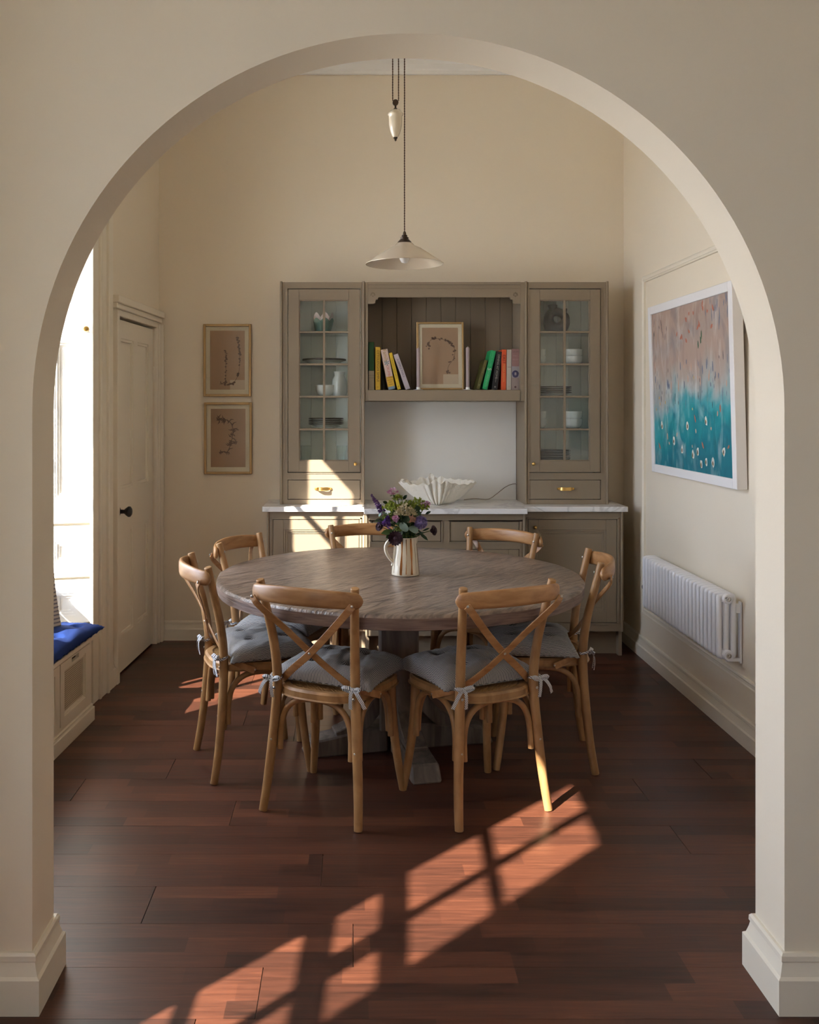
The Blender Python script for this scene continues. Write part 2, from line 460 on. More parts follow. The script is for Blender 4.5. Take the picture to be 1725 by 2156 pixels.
# board ends read off the photograph near the arch: (row index from y = 2.267) -> x of one joint
ends = {0: -0.235, 1: None, 2: -0.455, 3: -0.18, 4: None, 5: -0.42}
ends = {0: -0.2355, 2: -0.61, 3: -0.095, 5: -0.437}
for i, y0 in enumerate(rows):
    k = i - 32
    y0c, y1c = max(y0, -4.2), min(y0 + BW, YB + 0.02)
    x = ends[k] if k in ends else random.uniform(-1.2, 1.0)
    while x > -1.85: x -= 2.2
    while x < 2.6:
        a, b = max(x, -1.85), min(x + 2.2, 2.6)
        if b - a > 0.02:
            g, gx = 0.0005, 0.0012
            w = (b - a) - 2 * gx; d = (y1c - y0c) - 2 * g
            o = MB().box(0, w, 0, d, -0.014, 0).build('plank', M['plank'], floor)
            o.location = (a + gx, y0c + g, 0)
        x += 2.2

# wall with the arch
mb = MB()
mb.box(-2.05, AX0, AY0, AY1, 0, ASP)
mb.box(AX1, 2.65, AY0, AY1, 0, ASP)
NSEG = 72
pts = [(ACX - AR * cos(pi * i / NSEG), ASP + AR * sin(pi * i / NSEG)) for i in range(NSEG + 1)]
for i in range(NSEG):
    (xa, za), (xb, zb) = pts[i], pts[i + 1]
    vs = [(xa, AY0, za), (xb, AY0, zb), (xb, AY0, H), (xa, AY0, H), (xa, AY1, za), (xb, AY1, zb), (xb, AY1, H), (xa, AY1, H)]
    mb.add(vs, [(0, 1, 2, 3), (4, 7, 6, 5), (0, 4, 5, 1)])
mb.box(-2.05, AX0, AY0, AY1, ASP, H)
mb.box(AX1, 2.65, AY0, AY1, ASP, H)
struct(mb.build('wall_arch', M['wall'], smooth=20), 'beige painted wall pierced by a wide round arch', 'wall')

struct(MB().box(-1.9, 2.2, YB, YB + 0.2, -0.1, H).build('wall_back', M['wall']), 'beige end wall behind the taupe dresser', 'wall')
struct(MB().box(XR, XR + 0.25, AY1 - 0.05, YB + 0.1, -0.1, H).build('wall_right', M['wall']), 'pale wall behind the radiator and the beach painting', 'wall')
struct(MB().box(2.55, 2.8, -4.2, AY0 + 0.05, -0.1, H).build('wall_right_front', M['wall']), 'side wall of the near room', 'wall')
struct(MB().box(-2.1, 2.8, -4.3, 6.2, H, H + 0.15).build('ceiling', M['ceil']), 'plain white plaster ceiling', 'ceiling')
# rear wall of the near room with an unseen window added for soft fill daylight
mb = MB()
RX0, RX1, RZ0, RZ1 = 0.25, 0.85, 1.3, 2.2
mb.box(-2.1, RX0, -4.3, -4.1, -0.1, H); mb.box(RX1, 2.8, -4.3, -4.1, -0.1, H)
mb.box(RX0, RX1, -4.3, -4.1, -0.1, RZ0); mb.box(RX0, RX1, -4.3, -4.1, RZ1, H)
struct(mb.build('wall_rear', M['wall']), 'rear wall of the near room with an added fill-light window', 'wall')
w = struct(empty('added_fill_window', (0, -4.2, 0)), 'unseen window added behind the camera to brighten the near room', 'window')
mb = MB()
for i in range(4):
    x = RX0 + (RX1 - RX0) * i / 3; mb.box(x - 0.025, x + 0.025, -0.03, 0.03, RZ0, RZ1)
for z in (RZ0 + 0.025, 1.75, RZ1 - 0.025): mb.box(RX0, RX1, -0.03, 0.03, z - 0.025, z + 0.025)
mb.build('window_frame', M['shutter'], w)
for i in range(3):
    for z0, z1 in ((RZ0 + 0.05, 1.725), (1.775, RZ1 - 0.05)):
        xa = RX0 + (RX1 - RX0) * i / 3 + 0.025; xb = RX0 + (RX1 - RX0) * (i + 1) / 3 - 0.025
        MB().box(xa, xb, -0.003, 0.003, z0, z1).build('pane', M['glass'], w)
portal('rear_daylight', RX0, RX1, -4.14, -4.14, RZ0, RZ1, (0, 1, 0))
# garden outside the windows
struct(MB().box(-40, 40, -40, 40, -0.75, -0.55).build('ground', mat('limestone_paving', (0.56, 0.54, 0.50), 0.9, var=0.1, vscale=0.8)), 'pale stone terrace outside the windows', 'ground')

# left wall, with two deep window recesses and a door recess
WZ0, WZ1 = 0.56, 2.84
W1A, W1B, W2A, W2B = 0.22, 1.145, 3.42, 4.58   # clear widths of the two windows along the wall
mb = MB()
mb.prism([(-4.3, 0), (W1A - 0.1, 0), (W1A, 0.175), (W1A, 0.5), (-4.3, 0.5)][::-1], -0.1, H, L)
mb.prism([(1.30, 0), (2.98, 0), (W2A - 0.02, 0.29), (W2A, 0.5), (W1B, 0.5), (W1B, 0.175)][::-1], -0.1, H, L)
mb.prism([(4.690, 0), (5.075, 0), (5.075, 0.07), (5.838, 0.07), (5.838, 0), (6.15, 0), (6.15, 0.5), (W2B, 0.5), (W2B + 0.015, 0.29)][::-1], -0.1, 2.0, L)
mb.prism([(4.690, 0), (6.15, 0), (6.15, 0.5), (W2B, 0.5), (W2B + 0.015, 0.29)][::-1], 2.0, H, L)
w1 = [(W1A - 0.1, 0), (1.30, 0), (W1B, 0.175), (W1B, 0.5), (W1A, 0.5), (W1A, 0.175)][::-1]
mb.prism(w1, -0.1, WZ0, L)
mb.prism([(W1A - 0.1, 0), (1.30, 0), (W1B, 0.175), (W1B, 0.25), (W1A, 0.25), (W1A, 0.175)][::-1], WZ1, H, L)
mb.prism([(W1A, 0.25), (W1B, 0.25), (W1B, 0.5), (W1A, 0.5)][::-1], WZ1 + 0.4, H, L)     # outer head stands higher
mb.prism([(2.98, 0), (4.690, 0), (W2B + 0.015, 0.29), (W2B + 0.01, 0.36), (W2A - 0.01, 0.36), (W2A - 0.02, 0.29)][::-1], WZ1, H, L)
mb.prism([(W2A, 0.36), (W2B, 0.36), (W2B, 0.5), (W2A, 0.5)][::-1], WZ1 + 0.4, H, L)
mb.prism([(W2A - 0.05, 0.265), (W2B + 0.024, 0.265), (W2B, 0.5), (W2A, 0.5)][::-1], -0.1, WZ0 - 0.05, L)
struct(mb.build('wall_left', M['wall']), 'beige window wall with deep recesses', 'wall')

def sash_window(name, label, u0, u1, vp, bars, z0, z1, sill_u):
    w = struct(empty(name), label, 'window')
    f = MB()
    for a, b in ((u0 - 0.03, u0 + 0.02), (u1 - 0.02, u1 + 0.03)): f.box(a, b, vp - 0.04, vp + 0.08, z0 - 0.05, z1 + 0.03, L)
    f.box(u0, u1, vp - 0.04, vp + 0.08, z1 - 0.03, z1 + 0.03, L); f.box(u0, u1, vp - 0.05, vp + 0.12, z0 - 0.05, z0 + 0.02, L)
    f.build('window_frame', M['shutter'], w)
    # upper sash outside, lower sash inside, standing a little raised so that the meeting rails part
    for nm, v, za, zb, zm, th in (('upper_sash', vp + 0.045, 1.70, z1 - 0.03, 2.31, 0.06), ('lower_sash', vp, z0 + 0.10, 1.945, 1.34, 0.06)):
        s = MB()
        us = [u0 + 0.02] + bars + [u1 - 0.02]
        s.box(u0 + 0.005, u0 + 0.02, v - 0.018, v + 0.018, za, zb, L); s.box(u1 - 0.02, u1 - 0.005, v - 0.018, v + 0.018, za, zb, L)
        for a, b in ((za, za + th), (zb - th, zb)): s.box(u0 + 0.02, u1 - 0.02, v - 0.018, v + 0.018, a, b, L)
        for u in bars: s.box(u - 0.012, u + 0.012, v - 0.015, v + 0.015, za + th, zb - th, L)
        s.box(u0 + 0.02, u1 - 0.02, v - 0.0148, v + 0.0148, zm - 0.012, zm + 0.012, L)
        so = s.build(nm, M['shutter'], w)
        for i in range(len(us) - 1):
            for a, b in ((za + th, zm - 0.012), (zm + 0.012, zb - th)):
                MB().box(us[i] + 0.012, us[i + 1] - 0.012, v - 0.002, v + 0.002, a, b, L).build('pane', M['glass'], so)
    return w
win1 = sash_window('window_1', 'tall sash window in the recess over the window seat', W2A, W2B, 0.29, [3.58, 3.905, 4.245], WZ0, WZ1, None)
win2 = sash_window('window_2', 'tall sash window of the near room', W1A, W1B, 0.175, [0.30, 0.775, 1.075], WZ0, WZ1, None)
for nm, u0, u1, v in (('window_daylight', W2A, W2B, 0.37), ('near_window_daylight', W1A, W1B, 0.26)):
    a, b = L(u0, v, 0), L(u1, v, 0)
    p_ = portal(nm, a[0], b[0], a[1], b[1], WZ0, WZ1, (1, -0.06, 0))

# panelled shutter folded back on the far splay of the recess
RA, RB = Vector(L(4.688, 0.001, 0)), Vector(L(W2B + 0.020, 0.245, 0))
rdir = (RB - RA).normalized(); rlen = (RB - RA).length; rn = Vector((rdir.y, -rdir.x, 0))
if rn.y > 0: rn = -rn
def RV(t, h, z): return tuple(RA + rdir * t + rn * h + Vector((0, 0, z)))
def shutter_leaf(z0, z1, panels, knob=None):
    mb = MB(); th = 0.03; st = 0.08
    mb.box(0, st, 0.002, th, z0, z1, RV); mb.box(rlen - st, rlen, 0.002, th, z0, z1, RV)
    edges = [z0] + [q for p in panels for q in p] + [z1]
    for i in range(0, len(edges), 2): mb.box(st, rlen - st, 0.002, th, edges[i], edges[i + 1], RV)
    o = mb.build('shutter', M['shutter'], win1)
    for a, b in panels:
        m2 = MB()
        m2.box(st, rlen - st, 0.002, 0.012, a, b, RV)
        for i, (q, h) in enumerate(((0.0, 0.027), (0.012, 0.02))):
            m2.box(st + q, st + q + 0.012, 0.002, h, a, b, RV); m2.box(rlen - st - q - 0.012, rlen - st - q, 0.002, h, a, b, RV)
            m2.box(st, rlen - st, 0.0021, h - 0.0003, a + q, a + q + 0.012, RV); m2.box(st, rlen - st, 0.0021, h - 0.0003, b - q - 0.012, b - q, RV)
        m2.build('shutter_panel', M['shutter'], o)
    if knob:
        k = MB(); k.lathe([(0.004, 0), (0.011, 0.001), (0.011, 0.004), (0.005, 0.008), (0.005, 0.018), (0.012, 0.024), (0.016, 0.033), (0.012, 0.042), (0.001, 0.045)], 14, fn=lambda x, y, z: RV(knob[0] + x, th + z, knob[1] + y))
        k.build('shutter_knob', M['brass'], o, smooth=50)
shutter_leaf(0.915, WZ1 - 0.01, [(1.04, 1.83), (1.96, 2.68)], (0.030, 1.885))
shutter_leaf(0.645, 0.90, [(0.72, 0.825)])
shutter_leaf(0.415, 0.63, [(0.455, 0.565)])

# architrave of the window on the wall face, then the strip of wall to the door
mb = MB()
for u0, u1, o in ((4.652, 4.735, 0.018), (4.735, 4.75, 0.030), (4.75, 4.765, 0.022), (4.765, 4.835, 0.026), (4.835, 4.85, 0.040), (4.85, 4.925, 0.032)):
    mb.box(u0, u1, -o, 0.001, 0, 2.98, L)
for z0, z1, o in ((2.80, 2.89, 0.018), (2.89, 2.98, 0.034)): mb.box(2.75, 4.9, -o, 0.001, z0, z1, L)
for u0, u1, o in ((2.88, 2.98, 0.018), (2.72, 2.88, 0.032)): mb.box(u0, u1, -o, 0.001, 0, 2.98, L)
struct(mb.build('trim_1', M['trimp'], bevel=0.003), 'moulded surround of the window recess', 'trim')
# door and its architrave
mb = MB()
for u0, u1, o in ((4.985, 5.02, 0.038), (5.02, 5.045, 0.028), (5.045, 5.077, 0.018), (5.836, 5.862, 0.018), (5.862, 5.885, 0.028), (5.885, 5.925, 0.040)):
    mb.box(u0, u1, -o, 0.001, 0, 2.02, L)
for z0, z1, o in ((1.995, 2.03, 0.018), (2.03, 2.06, 0.030), (2.06, 2.10, 0.045)): mb.box(4.985 + (2.1 - z1) * 0.3, 5.925 - (2.1 - z1) * 0.3, -o, 0.001, z0, z1, L)
struct(mb.build('trim_2', M['trimp'], bevel=0.003), 'moulded door architrave', 'trim')
door = struct(empty('door_1'), 'cream four-panel door with a black knob', 'door')
mb = MB()
U0, U1, DV = 5.079, 5.834, 0.008
cols = [(U0 + 0.105, U0 + 0.335), (U0 + 0.425, U0 + 0.655)]; rws = [(0.21, 0.80), (1.035, 1.88)]
for a, b in ((U0, cols[0][0]), (cols[0][1], cols[1][0]), (cols[1][1], U1)): mb.box(a, b, DV, DV + 0.04, 0.012, 1.982, L)
for a, b in ((0.012, 0.21), (0.80, 1.035), (1.88, 1.982)):
    for c0, c1 in cols: mb.box(c0, c1, DV, DV + 0.04, a, b, L)
mb.build('door_leaf', M['trimp'], door)
for c0, c1 in cols:
    for a, b in rws:
        p_ = MB(); p_.box(c0, c1, DV + 0.014, DV + 0.03, a, b, L)
        p_.box(c0, c0 + 0.016, DV + 0.005, DV + 0.03, a, b, L); p_.box(c1 - 0.016, c1, DV + 0.005, DV + 0.03, a, b, L)
        p_.box(c0, c1, DV + 0.0051, DV + 0.03, a, a + 0.016, L); p_.box(c0, c1, DV + 0.0051, DV + 0.03, b - 0.016, b, L)
        p_.build('door_panel', M['trimp'], door)
KU = U0 + 0.055
mb = MB(); mb.lathe([(0.02, 0), (0.026, 0.002), (0.024, 0.008), (0.012, 0.014), (0.011, 0.034), (0.022, 0.046), (0.030, 0.058), (0.029, 0.068), (0.018, 0.076), (0.001, 0.079)], 18, fn=lambda x, y, z: L(KU + x, DV - z, 0.915 + y))
mb.build('door_knob', M['blackknob'], door, smooth=50)
mb = MB(); mb.box(U0 - 0.0005, U0 + 0.0015, DV - 0.001, DV + 0.02, 0.865, 0.965, L); mb.build('strike_plate', M['bronze'], door)
for z in (0.25, 1.7):
    mb = MB(); mb.tube([L(U1 + 0.001, DV - 0.004, z - 0.05), L(U1 + 0.001, DV - 0.004, z + 0.05)], 0.006, 8); mb.build('hinge', M['trimp'], door)

# skirting boards, cornice, wall panel mouldings
def skirt(h0, h1, p=0.025):
    return [(0, 0), (p, 0), (p, h0 - 0.002), (p - 0.002, h0), (p * 0.72, h0 + 0.004), (p * 0.50, h0 + (h1 - h0) * 0.4), (p * 0.40, h0 + (h1 - h0) * 0.62), (p * 0.52, h0 + (h1 - h0) * 0.68), (p * 0.50, h1 - 0.006), (p * 0.3, h1), (0, h1)]
mb = MB(); mb.sweep([(-1.2, YB), (-0.51, YB)], skirt(0.072, 0.122), 1); struct(mb.build('baseboard_back', M['trimp'], smooth=30), 'moulded cream skirting board of the end wall', 'baseboard')
mb = MB(); mb.sweep([(XR, YB), (XR, AY1)], skirt(0.066, 0.122), 1); struct(mb.build('baseboard_right', M['trimp'], smooth=30), 'moulded cream skirting board under the radiator', 'baseboard')
mb = MB(); mb.sweep([L(4.93, 0, 0)[:2], L(5.0, 0, 0)[:2]], skirt(0.09, 0.145, 0.03), 1); struct(mb.build('baseboard_left', M['trimp'], smooth=30), 'short skirting block between window surround and door', 'baseboard')
mb = MB(); mb.sweep([(-1.5, AY0), (AX0, AY0), (AX0, AY1), (-1.44, AY1)], skirt(0.089, 0.146), 1); struct(mb.build('baseboard_arch_left', M['trimp'], smooth=30), 'skirting board around the dim pier of the arch', 'baseboard')
mb = MB(); mb.sweep([(XR, AY1), (AX1, AY1), (AX1, AY0), (2.55, AY0)], skirt(0.089, 0.146), 1); struct(mb.build('baseboard_arch_right', M['trimp'], smooth=30), 'skirting board around the bright pier of the arch', 'baseboard')
cz = 3.625
cprof = [(0, cz), (0.02, cz), (0.02, cz + 0.02), (0.03, cz + 0.03), (0.035, cz + 0.06), (0.055, cz + 0.075), (0.055, cz + 0.09), (0.075, cz + 0.10), (0.10, cz + 0.135), (0.15, cz + 0.185), (0.17, cz + 0.19), (0.17, H), (0, H)]
mb = MB(); mb.sweep([L(5.94, 0, 0)[:2], (XR, YB), (XR, AY1)], cprof, 1); struct(mb.build('trim_3', M['ceil'], smooth=30), 'moulded white plaster cornice', 'trim')
def wall_panel(y0, y1, z0, z1):
    mb = MB()
    # picture-rail profile run around a rectangle on the right wall (path in the plane of y, z)
    path = [(y0, z0), (y1, z0), (y1, z1), (y0, z1)]
    prof = [(0, 0.0), (0.0, 0.012), (0.008, 0.016), (0.014, 0.010), (0.026, 0.010), (0.032, 0.014), (0.038, 0.006), (0.038, 0)]
    mb.sweep(path, prof, 1, closed=True, fn=lambda a, b, h: (XR - h, a, b))
    return struct(mb.build('trim_4', M['trimp'], smooth=30), 'rectangular panel moulding around the beach painting', 'trim')
wall_panel(3.1, 5.50, 0.30, 2.235)

# ------------------------------------------------------------------ the built-in dresser
BF, BC = 5.55, 5.44      # fronts of the side and the centre base cabinets
UF = 5.65                # front of the upper cabinets

def framed_panel(o_name, parent, x0, x1, z0, z1, yf, border=0.062, material=None):
    """shaker-like door: frame, stepped moulding, sunk panel; front face at yf"""
    m_ = material or M['taupe']
    b = MB(); t = 0.022
    b.box(x0, x0 + border, yf, yf + t, z0, z1); b.box(x1 - border, x1, yf, yf + t, z0, z1)
    b.box(x0 + border, x1 - border, yf, yf + t, z0, z0 + border); b.box(x0 + border, x1 - border, yf, yf + t, z1 - border, z1)
    o = b.build(o_name, m_, parent, bevel=0.0015)
    p = MB(); a, c, d, e = x0 + border, x1 - border, z0 + border, z1 - border
    for q, h in ((0.0, 0.004), (0.012, 0.009)):
        p.box(a + q, a + q + 0.012, yf + h, yf + t, d + q, e - q); p.box(c - q - 0.012, c - q, yf + h, yf + t, d + q, e - q)
        p.box(a + q + 0.012, c - q - 0.012, yf + h, yf + t, d + q, d + q + 0.012); p.box(a + q + 0.012, c - q - 0.012, yf + h, yf + t, e - q - 0.012, e - q)
    p.box(a + 0.024, c - 0.024, yf + 0.013, yf + t, d + 0.024, e - 0.024)
    p.build('door_panel', m_, o, bevel=0.001)
    return o

def ball_knob(parent, x, z, yf, r=0.011):
    k = MB(); k.lathe([(0.003, 0), (0.008, 0.001), (0.008, 0.003), (0.004, 0.006), (0.004, 0.012), (r * 0.7, 0.015), (r, 0.021), (r * 0.85, 0.028), (r * 0.4, 0.031), (0.0005, 0.032)], 16, fn=lambda a, b, c: (x + a, yf - c, z + b))
    return k.build('knob', M['brass'], parent, smooth=50)

def bow_handle(parent, x, z, yf):
    h = MB()
    path = [(x - 0.052, yf - 0.004, z), (x - 0.040, yf - 0.005, z), (x - 0.034, yf - 0.016, z), (x - 0.022, yf - 0.026, z), (x, yf - 0.029, z), (x + 0.022, yf - 0.026, z), (x + 0.034, yf - 0.016, z), (x + 0.040, yf - 0.005, z), (x + 0.052, yf - 0.004, z)]
    h.ribbon(path, (0, -1, 0.0001), [0.012, 0.014, 0.018, 0.022, 0.020, 0.022, 0.018, 0.014, 0.012], 0.005)
    for s in (-1, 1): h.ball((x + s * 0.047, yf - 0.006, z), 0.0055, 8, 5)
    return h.build('handle', M['brass'], parent, smooth=40, bevel=0.001)

def base_cabinet(label, x0, x1, yf, kind):
    c = thing('base_cabinet', label, 'cabinet', ((x0 + x1) / 2, YB, 0), 0, 'taupe base cabinets of the dresser')
    c.location = (0, 0, 0)
    b = MB()
    t = 0.02
    side = yf + 0.02
    b.box(x0, x0 + t, side, YB - 0.003, 0.0, 0.868); b.box(x1 - t, x1, side, YB - 0.003, 0.0, 0.868)
    b.box(x0 + t, x1 - t, yf + 0.07, yf + 0.085, 0.0, 0.15)                 # toe board
    b.box(x0 + t, x1 - t, side, YB - 0.003, 0.15, 0.168); b.box(x0 + t, x1 - t, YB - 0.015, YB - 0.003, 0.168, 0.868)
    b.box(x0 + t, x1 - t, side, YB - 0.02, 0.85, 0.868)
    b.build('carcass', M['taupe'], c)
    f = MB()
    f.box(x0, x0 + 0.034, yf, yf + 0.022, 0.15, 0.868); f.box(x1 - 0.034, x1, yf, yf + 0.022, 0.15, 0.868)
    f.box(x0 + 0.034, x1 - 0.034, yf, yf + 0.022, 0.15, 0.20); f.box(x0 + 0.034, x1 - 0.034, yf, yf + 0.022, 0.823, 0.868)
    # rounded bead down each corner
    for x in (x0 + 0.006, x1 - 0.006): f.tube([(x, yf - 0.002, 0.15), (x, yf - 0.002, 0.866)], 0.007, 8)
    for x in (x0 + 0.0245, x1 - 0.0245): f.box(x - 0.004, x + 0.004, yf - 0.004, yf, 0.19, 0.832)
    f.box(x0 + 0.0205, x1 - 0.0205, yf - 0.004, yf, 0.823, 0.832); f.box(x0 + 0.0205, x1 - 0.0205, yf - 0.004, yf, 0.19, 0.198)
    g = 0.0025
    a, e = x0 + 0.034 + g, x1 - 0.034 - g
    if kind == 'door':
        f.build('face_frame', M['taupe'], c)
        d = framed_panel('door', c, a, e, 0.2025, 0.8205, yf + 0.001)
        ball_knob(d, (x0 + 0.075) if x0 > 0.8 else (x1 - 0.075), 0.775, yf)
    else:
        mx = (x0 + x1) / 2
        f.box(mx - 0.025, mx + 0.025, yf, yf + 0.022, 0.2, 0.823); f.box(x0 + 0.034, x1 - 0.034, yf + 0.0002, yf + 0.0218, 0.66, 0.703)
        for q0, q1 in ((x0 + 0.034, mx - 0.025), (mx + 0.025, x1 - 0.034)):
            for z in (0.698, 0.822): f.box(q0 - 0.008, q1 + 0.008, yf - 0.004, yf, z + (0.0 if z > .75 else -0.004), z + (0.008 if z > .75 else 0.004))
            f.box(q0 - 0.008, q0, yf - 0.0038, yf, 0.70, 0.825); f.box(q1, q1 + 0.008, yf - 0.0038, yf, 0.70, 0.825)
        f.build('face_frame', M['taupe'], c)
        for q0, q1 in ((x0 + 0.034 + g, mx - 0.025 - g), (mx + 0.025 + g, x1 - 0.034 - g)):
            dr = MB().box(q0, q1, yf + 0.001, yf + 0.022, 0.7055, 0.8205).build('drawer', M['taupe'], c, bevel=0.002)
            bow_handle(dr, (q0 + q1) / 2, 0.763, yf + 0.001)
            d = framed_panel('door', c, q0, q1, 0.2025, 0.6575, yf + 0.001)
            ball_knob(d, (q1 - 0.035) if q0 < mx else (q0 + 0.035), 0.62, yf)
    return c
base_cabinet('sunlit taupe base cabinet with one wide panelled door', -0.505, 0.082, BF, 'door')
base_cabinet('protruding middle taupe base cabinet with two drawers above doors', 0.084, 1.022, BC, 'drawers')
base_cabinet('shaded taupe base cabinet beside the radiator wall', 1.024, 1.627, BF, 'door')

wt = MB().prism([(-0.532, YB - 0.002), (-0.532, BF - 0.03), (0.074, BF - 0.03), (0.074, BC - 0.035), (1.030, BC - 0.035), (1.030, BF - 0.03), (1.650, BF - 0.03), (1.650, YB - 0.002)], 0.869, 0.90)
tag(wt.build('worktop', M['marble'], bevel=0.003, seg=2), 'white veined marble worktop stepping forward in the middle', 'worktop')
sp = MB().box(0.083, 1.056, YB - 0.018, YB - 0.002, 0.9005, 1.5285)
tag(sp.build('splashback', M['splash'], bevel=0.001), 'pale splashback panel behind the white shell', 'splashback')

GX = {}
def glazed_cabinet(label, x0, x1, dx0, dx1, gx0, gx1, mx, knob_side):
    c = thing('glazed_cabinet', label, 'cabinet', (0, 0, 0), 0, 'glass-fronted upper cabinets of the dresser')
    yb = YB - 0.004; z0, z1 = 0.9008, 2.256; t = 0.018
    s = MB()
    s.box(x0, x0 + t, UF + 0.02, yb, z0, z1); s.box(x1 - t, x1, UF + 0.02, yb, z0, z1); s.box(x0 + t, x1 - t, UF + 0.02, yb, z1 - t, z1)
    s.build('carcass', M['taupe'], c)
    n_ = MB()   # pale lining
    n_.box(x0 + t, x0 + t + 0.004, UF + 0.022, yb - 0.02, 1.08, z1 - t); n_.box(x1 - t - 0.004, x1 - t, UF + 0.022, yb - 0.02, 1.08, z1 - t)
    n_.box(x0 + t, x1 - t, UF + 0.022, yb - 0.02, z1 - t - 0.004, z1 - t); n_.box(x0 + t, x1 - t, UF + 0.024, yb - 0.012, 1.128, 1.150)
    n_.build('lining', M['cream_in'], c)
    nb = 6; w_ = (x1 - x0 - 2 * t) / nb
    for i in range(nb):
        MB().box(x0 + t + i * w_ + 0.0004, x0 + t + (i + 1) * w_ - 0.0004, yb - 0.012, yb - 0.002, 1.07, z1 - t).build('back_board', M['cream_in'], c, bevel=0.0015)
    MB().box(x0 + t, x1 - t, yb - 0.002, yb, z0, z1 - t).build('back_sheet', M['cream_in'], c)
    f = MB()
    f.box(x0, dx0 - 0.003, UF, UF + 0.022, z0, z1); f.box(dx1 + 0.003, x1, UF, UF + 0.022, z0, z1)
    for a, b in ((z0, 0.929), (1.051, 1.093), (2.217, z1)): f.box(dx0 - 0.003, dx1 + 0.003, UF, UF + 0.022, a, b)
    for x in (x0 + 0.007, x1 - 0.007): f.tube([(x, UF - 0.003, z0), (x, UF - 0.003, z1 + 0.004)], 0.008, 8)
    for x in (x0 + 0.024, x1 - 0.020): f.box(x - 0.004, x + 0.004, UF - 0.003, UF, z0, z1)
    for x in (dx0 - 0.007, dx1 + 0.003): f.box(x, x + 0.004, UF - 0.004, UF, 1.088, 2.222)
    f.box(dx0 - 0.007, dx1 + 0.007, UF - 0.004, UF, 2.218, 2.222); f.box(dx0 - 0.007, dx1 + 0.007, UF - 0.004, UF, 1.088, 1.092)
    f.build('face_frame', M['taupe'], c)
    d = MB(); Z0, Z1 = 1.0964, 2.2134; gz0, gz1 = 1.1656, 2.148
    d.box(dx0, gx0, UF + 0.001, UF + 0.023, Z0, Z1); d.box(gx1, dx1, UF + 0.001, UF + 0.023, Z0, Z1)
    d.box(gx0, gx1, UF + 0.001, UF + 0.023, Z0, gz0); d.box(gx0, gx1, UF + 0.001, UF + 0.023, gz1, Z1)
    # sloping glazing bead
    for q in (0.006,):
        d.box(gx0, gx0 + q, UF + 0.006, UF + 0.02, gz0, gz1); d.box(gx1 - q, gx1, UF + 0.006, UF + 0.02, gz0, gz1)
        d.box(gx0 + q, gx1 - q, UF + 0.006, UF + 0.02, gz0, gz0 + q); d.box(gx0 + q, gx1 - q, UF + 0.006, UF + 0.02, gz1 - q, gz1)
    zs = [gz0, 1.358, 1.557, 1.755, 1.952, gz1]
    d.box(mx - 0.007, mx + 0.007, UF + 0.004, UF + 0.020, gz0, gz1)
    for z in zs[1:-1]: d.box(gx0, gx1, UF + 0.0045, UF + 0.0195, z - 0.006, z + 0.006)
    do = d.build('door', M['taupe'], c, bevel=0.0012)
    for i in range(5):
        for a, b in ((gx0 + 0.006, mx - 0.007), (mx + 0.007, gx1 - 0.006)):
            MB().box(a, b, UF + 0.0105, UF + 0.0135, zs[i] + 0.006, zs[i + 1] - 0.006).build('pane', M['cabglass'], do)
    ball_knob(do, (dx1 - 0.030) if knob_side > 0 else (dx0 + 0.026), 1.148, UF + 0.001)
    for z in zs[1:-1]:
        MB().box(x0 + t + 0.004, x1 - t - 0.004, UF + 0.03, yb - 0.014, z - 0.006, z + 0.004).build('shelf', M['clear'], c)
    dr = MB().box(dx0, dx1, UF + 0.001, UF + 0.022, 0.932, 1.048).build('drawer', M['taupe'], c, bevel=0.002)
    MB().box(dx0 + 0.01, dx1 - 0.01, UF + 0.022, yb - 0.03, 0.935, 1.04).build('drawer_box', M['taupe'], c)
    bow_handle(dr, (dx0 + dx1) / 2 - 0.006 * knob_side, 0.996, UF + 0.001)
    return c
glazed_cabinet('glass-fronted taupe cabinet holding the green scalloped pot', -0.435, 0.081, -0.386, 0.054, -0.3187, -0.016, -0.1663, 1)
glazed_cabinet('glass-fronted taupe cabinet holding the dark ring vase', 1.058, 1.568, 1.083, 1.520, 1.1504, 1.4576, 1.303, -1)
SHELFZ = [1.151, 1.3622, 1.5612, 1.7592, 1.9562]

# open shelf unit between them, with boarded back
c = thing('shelf_unit', 'open taupe shelf unit with boarded back between the glazed cabinets', 'shelf', (0, 0, 0))
X0, X1 = 0.0812, 1.0578
b = MB()
b.box(X0, X0 + 0.020, UF + 0.02, YB - 0.004, 1.530, 2.256); b.box(X1 - 0.026, X1, UF + 0.02, YB - 0.004, 1.530, 2.256)
b.box(X0 + 0.02, X1 - 0.026, UF + 0.02, YB - 0.004, 2.236, 2.256)
b.build('carcass', M['taupe'], c)
MB().box(X0 + 0.02, X1 - 0.026, UF - 0.004, YB - 0.016, 1.531, 1.5985).build('shelf', M['taupe'], c, bevel=0.003)
f = MB()
f.box(X0, X0 + 0.020, UF, UF + 0.02, 1.530, 2.256); f.box(X1 - 0.026, X1, UF, UF + 0.02, 1.530, 2.256)
hx0, hx1 = X0 + 0.02, X1 - 0.026
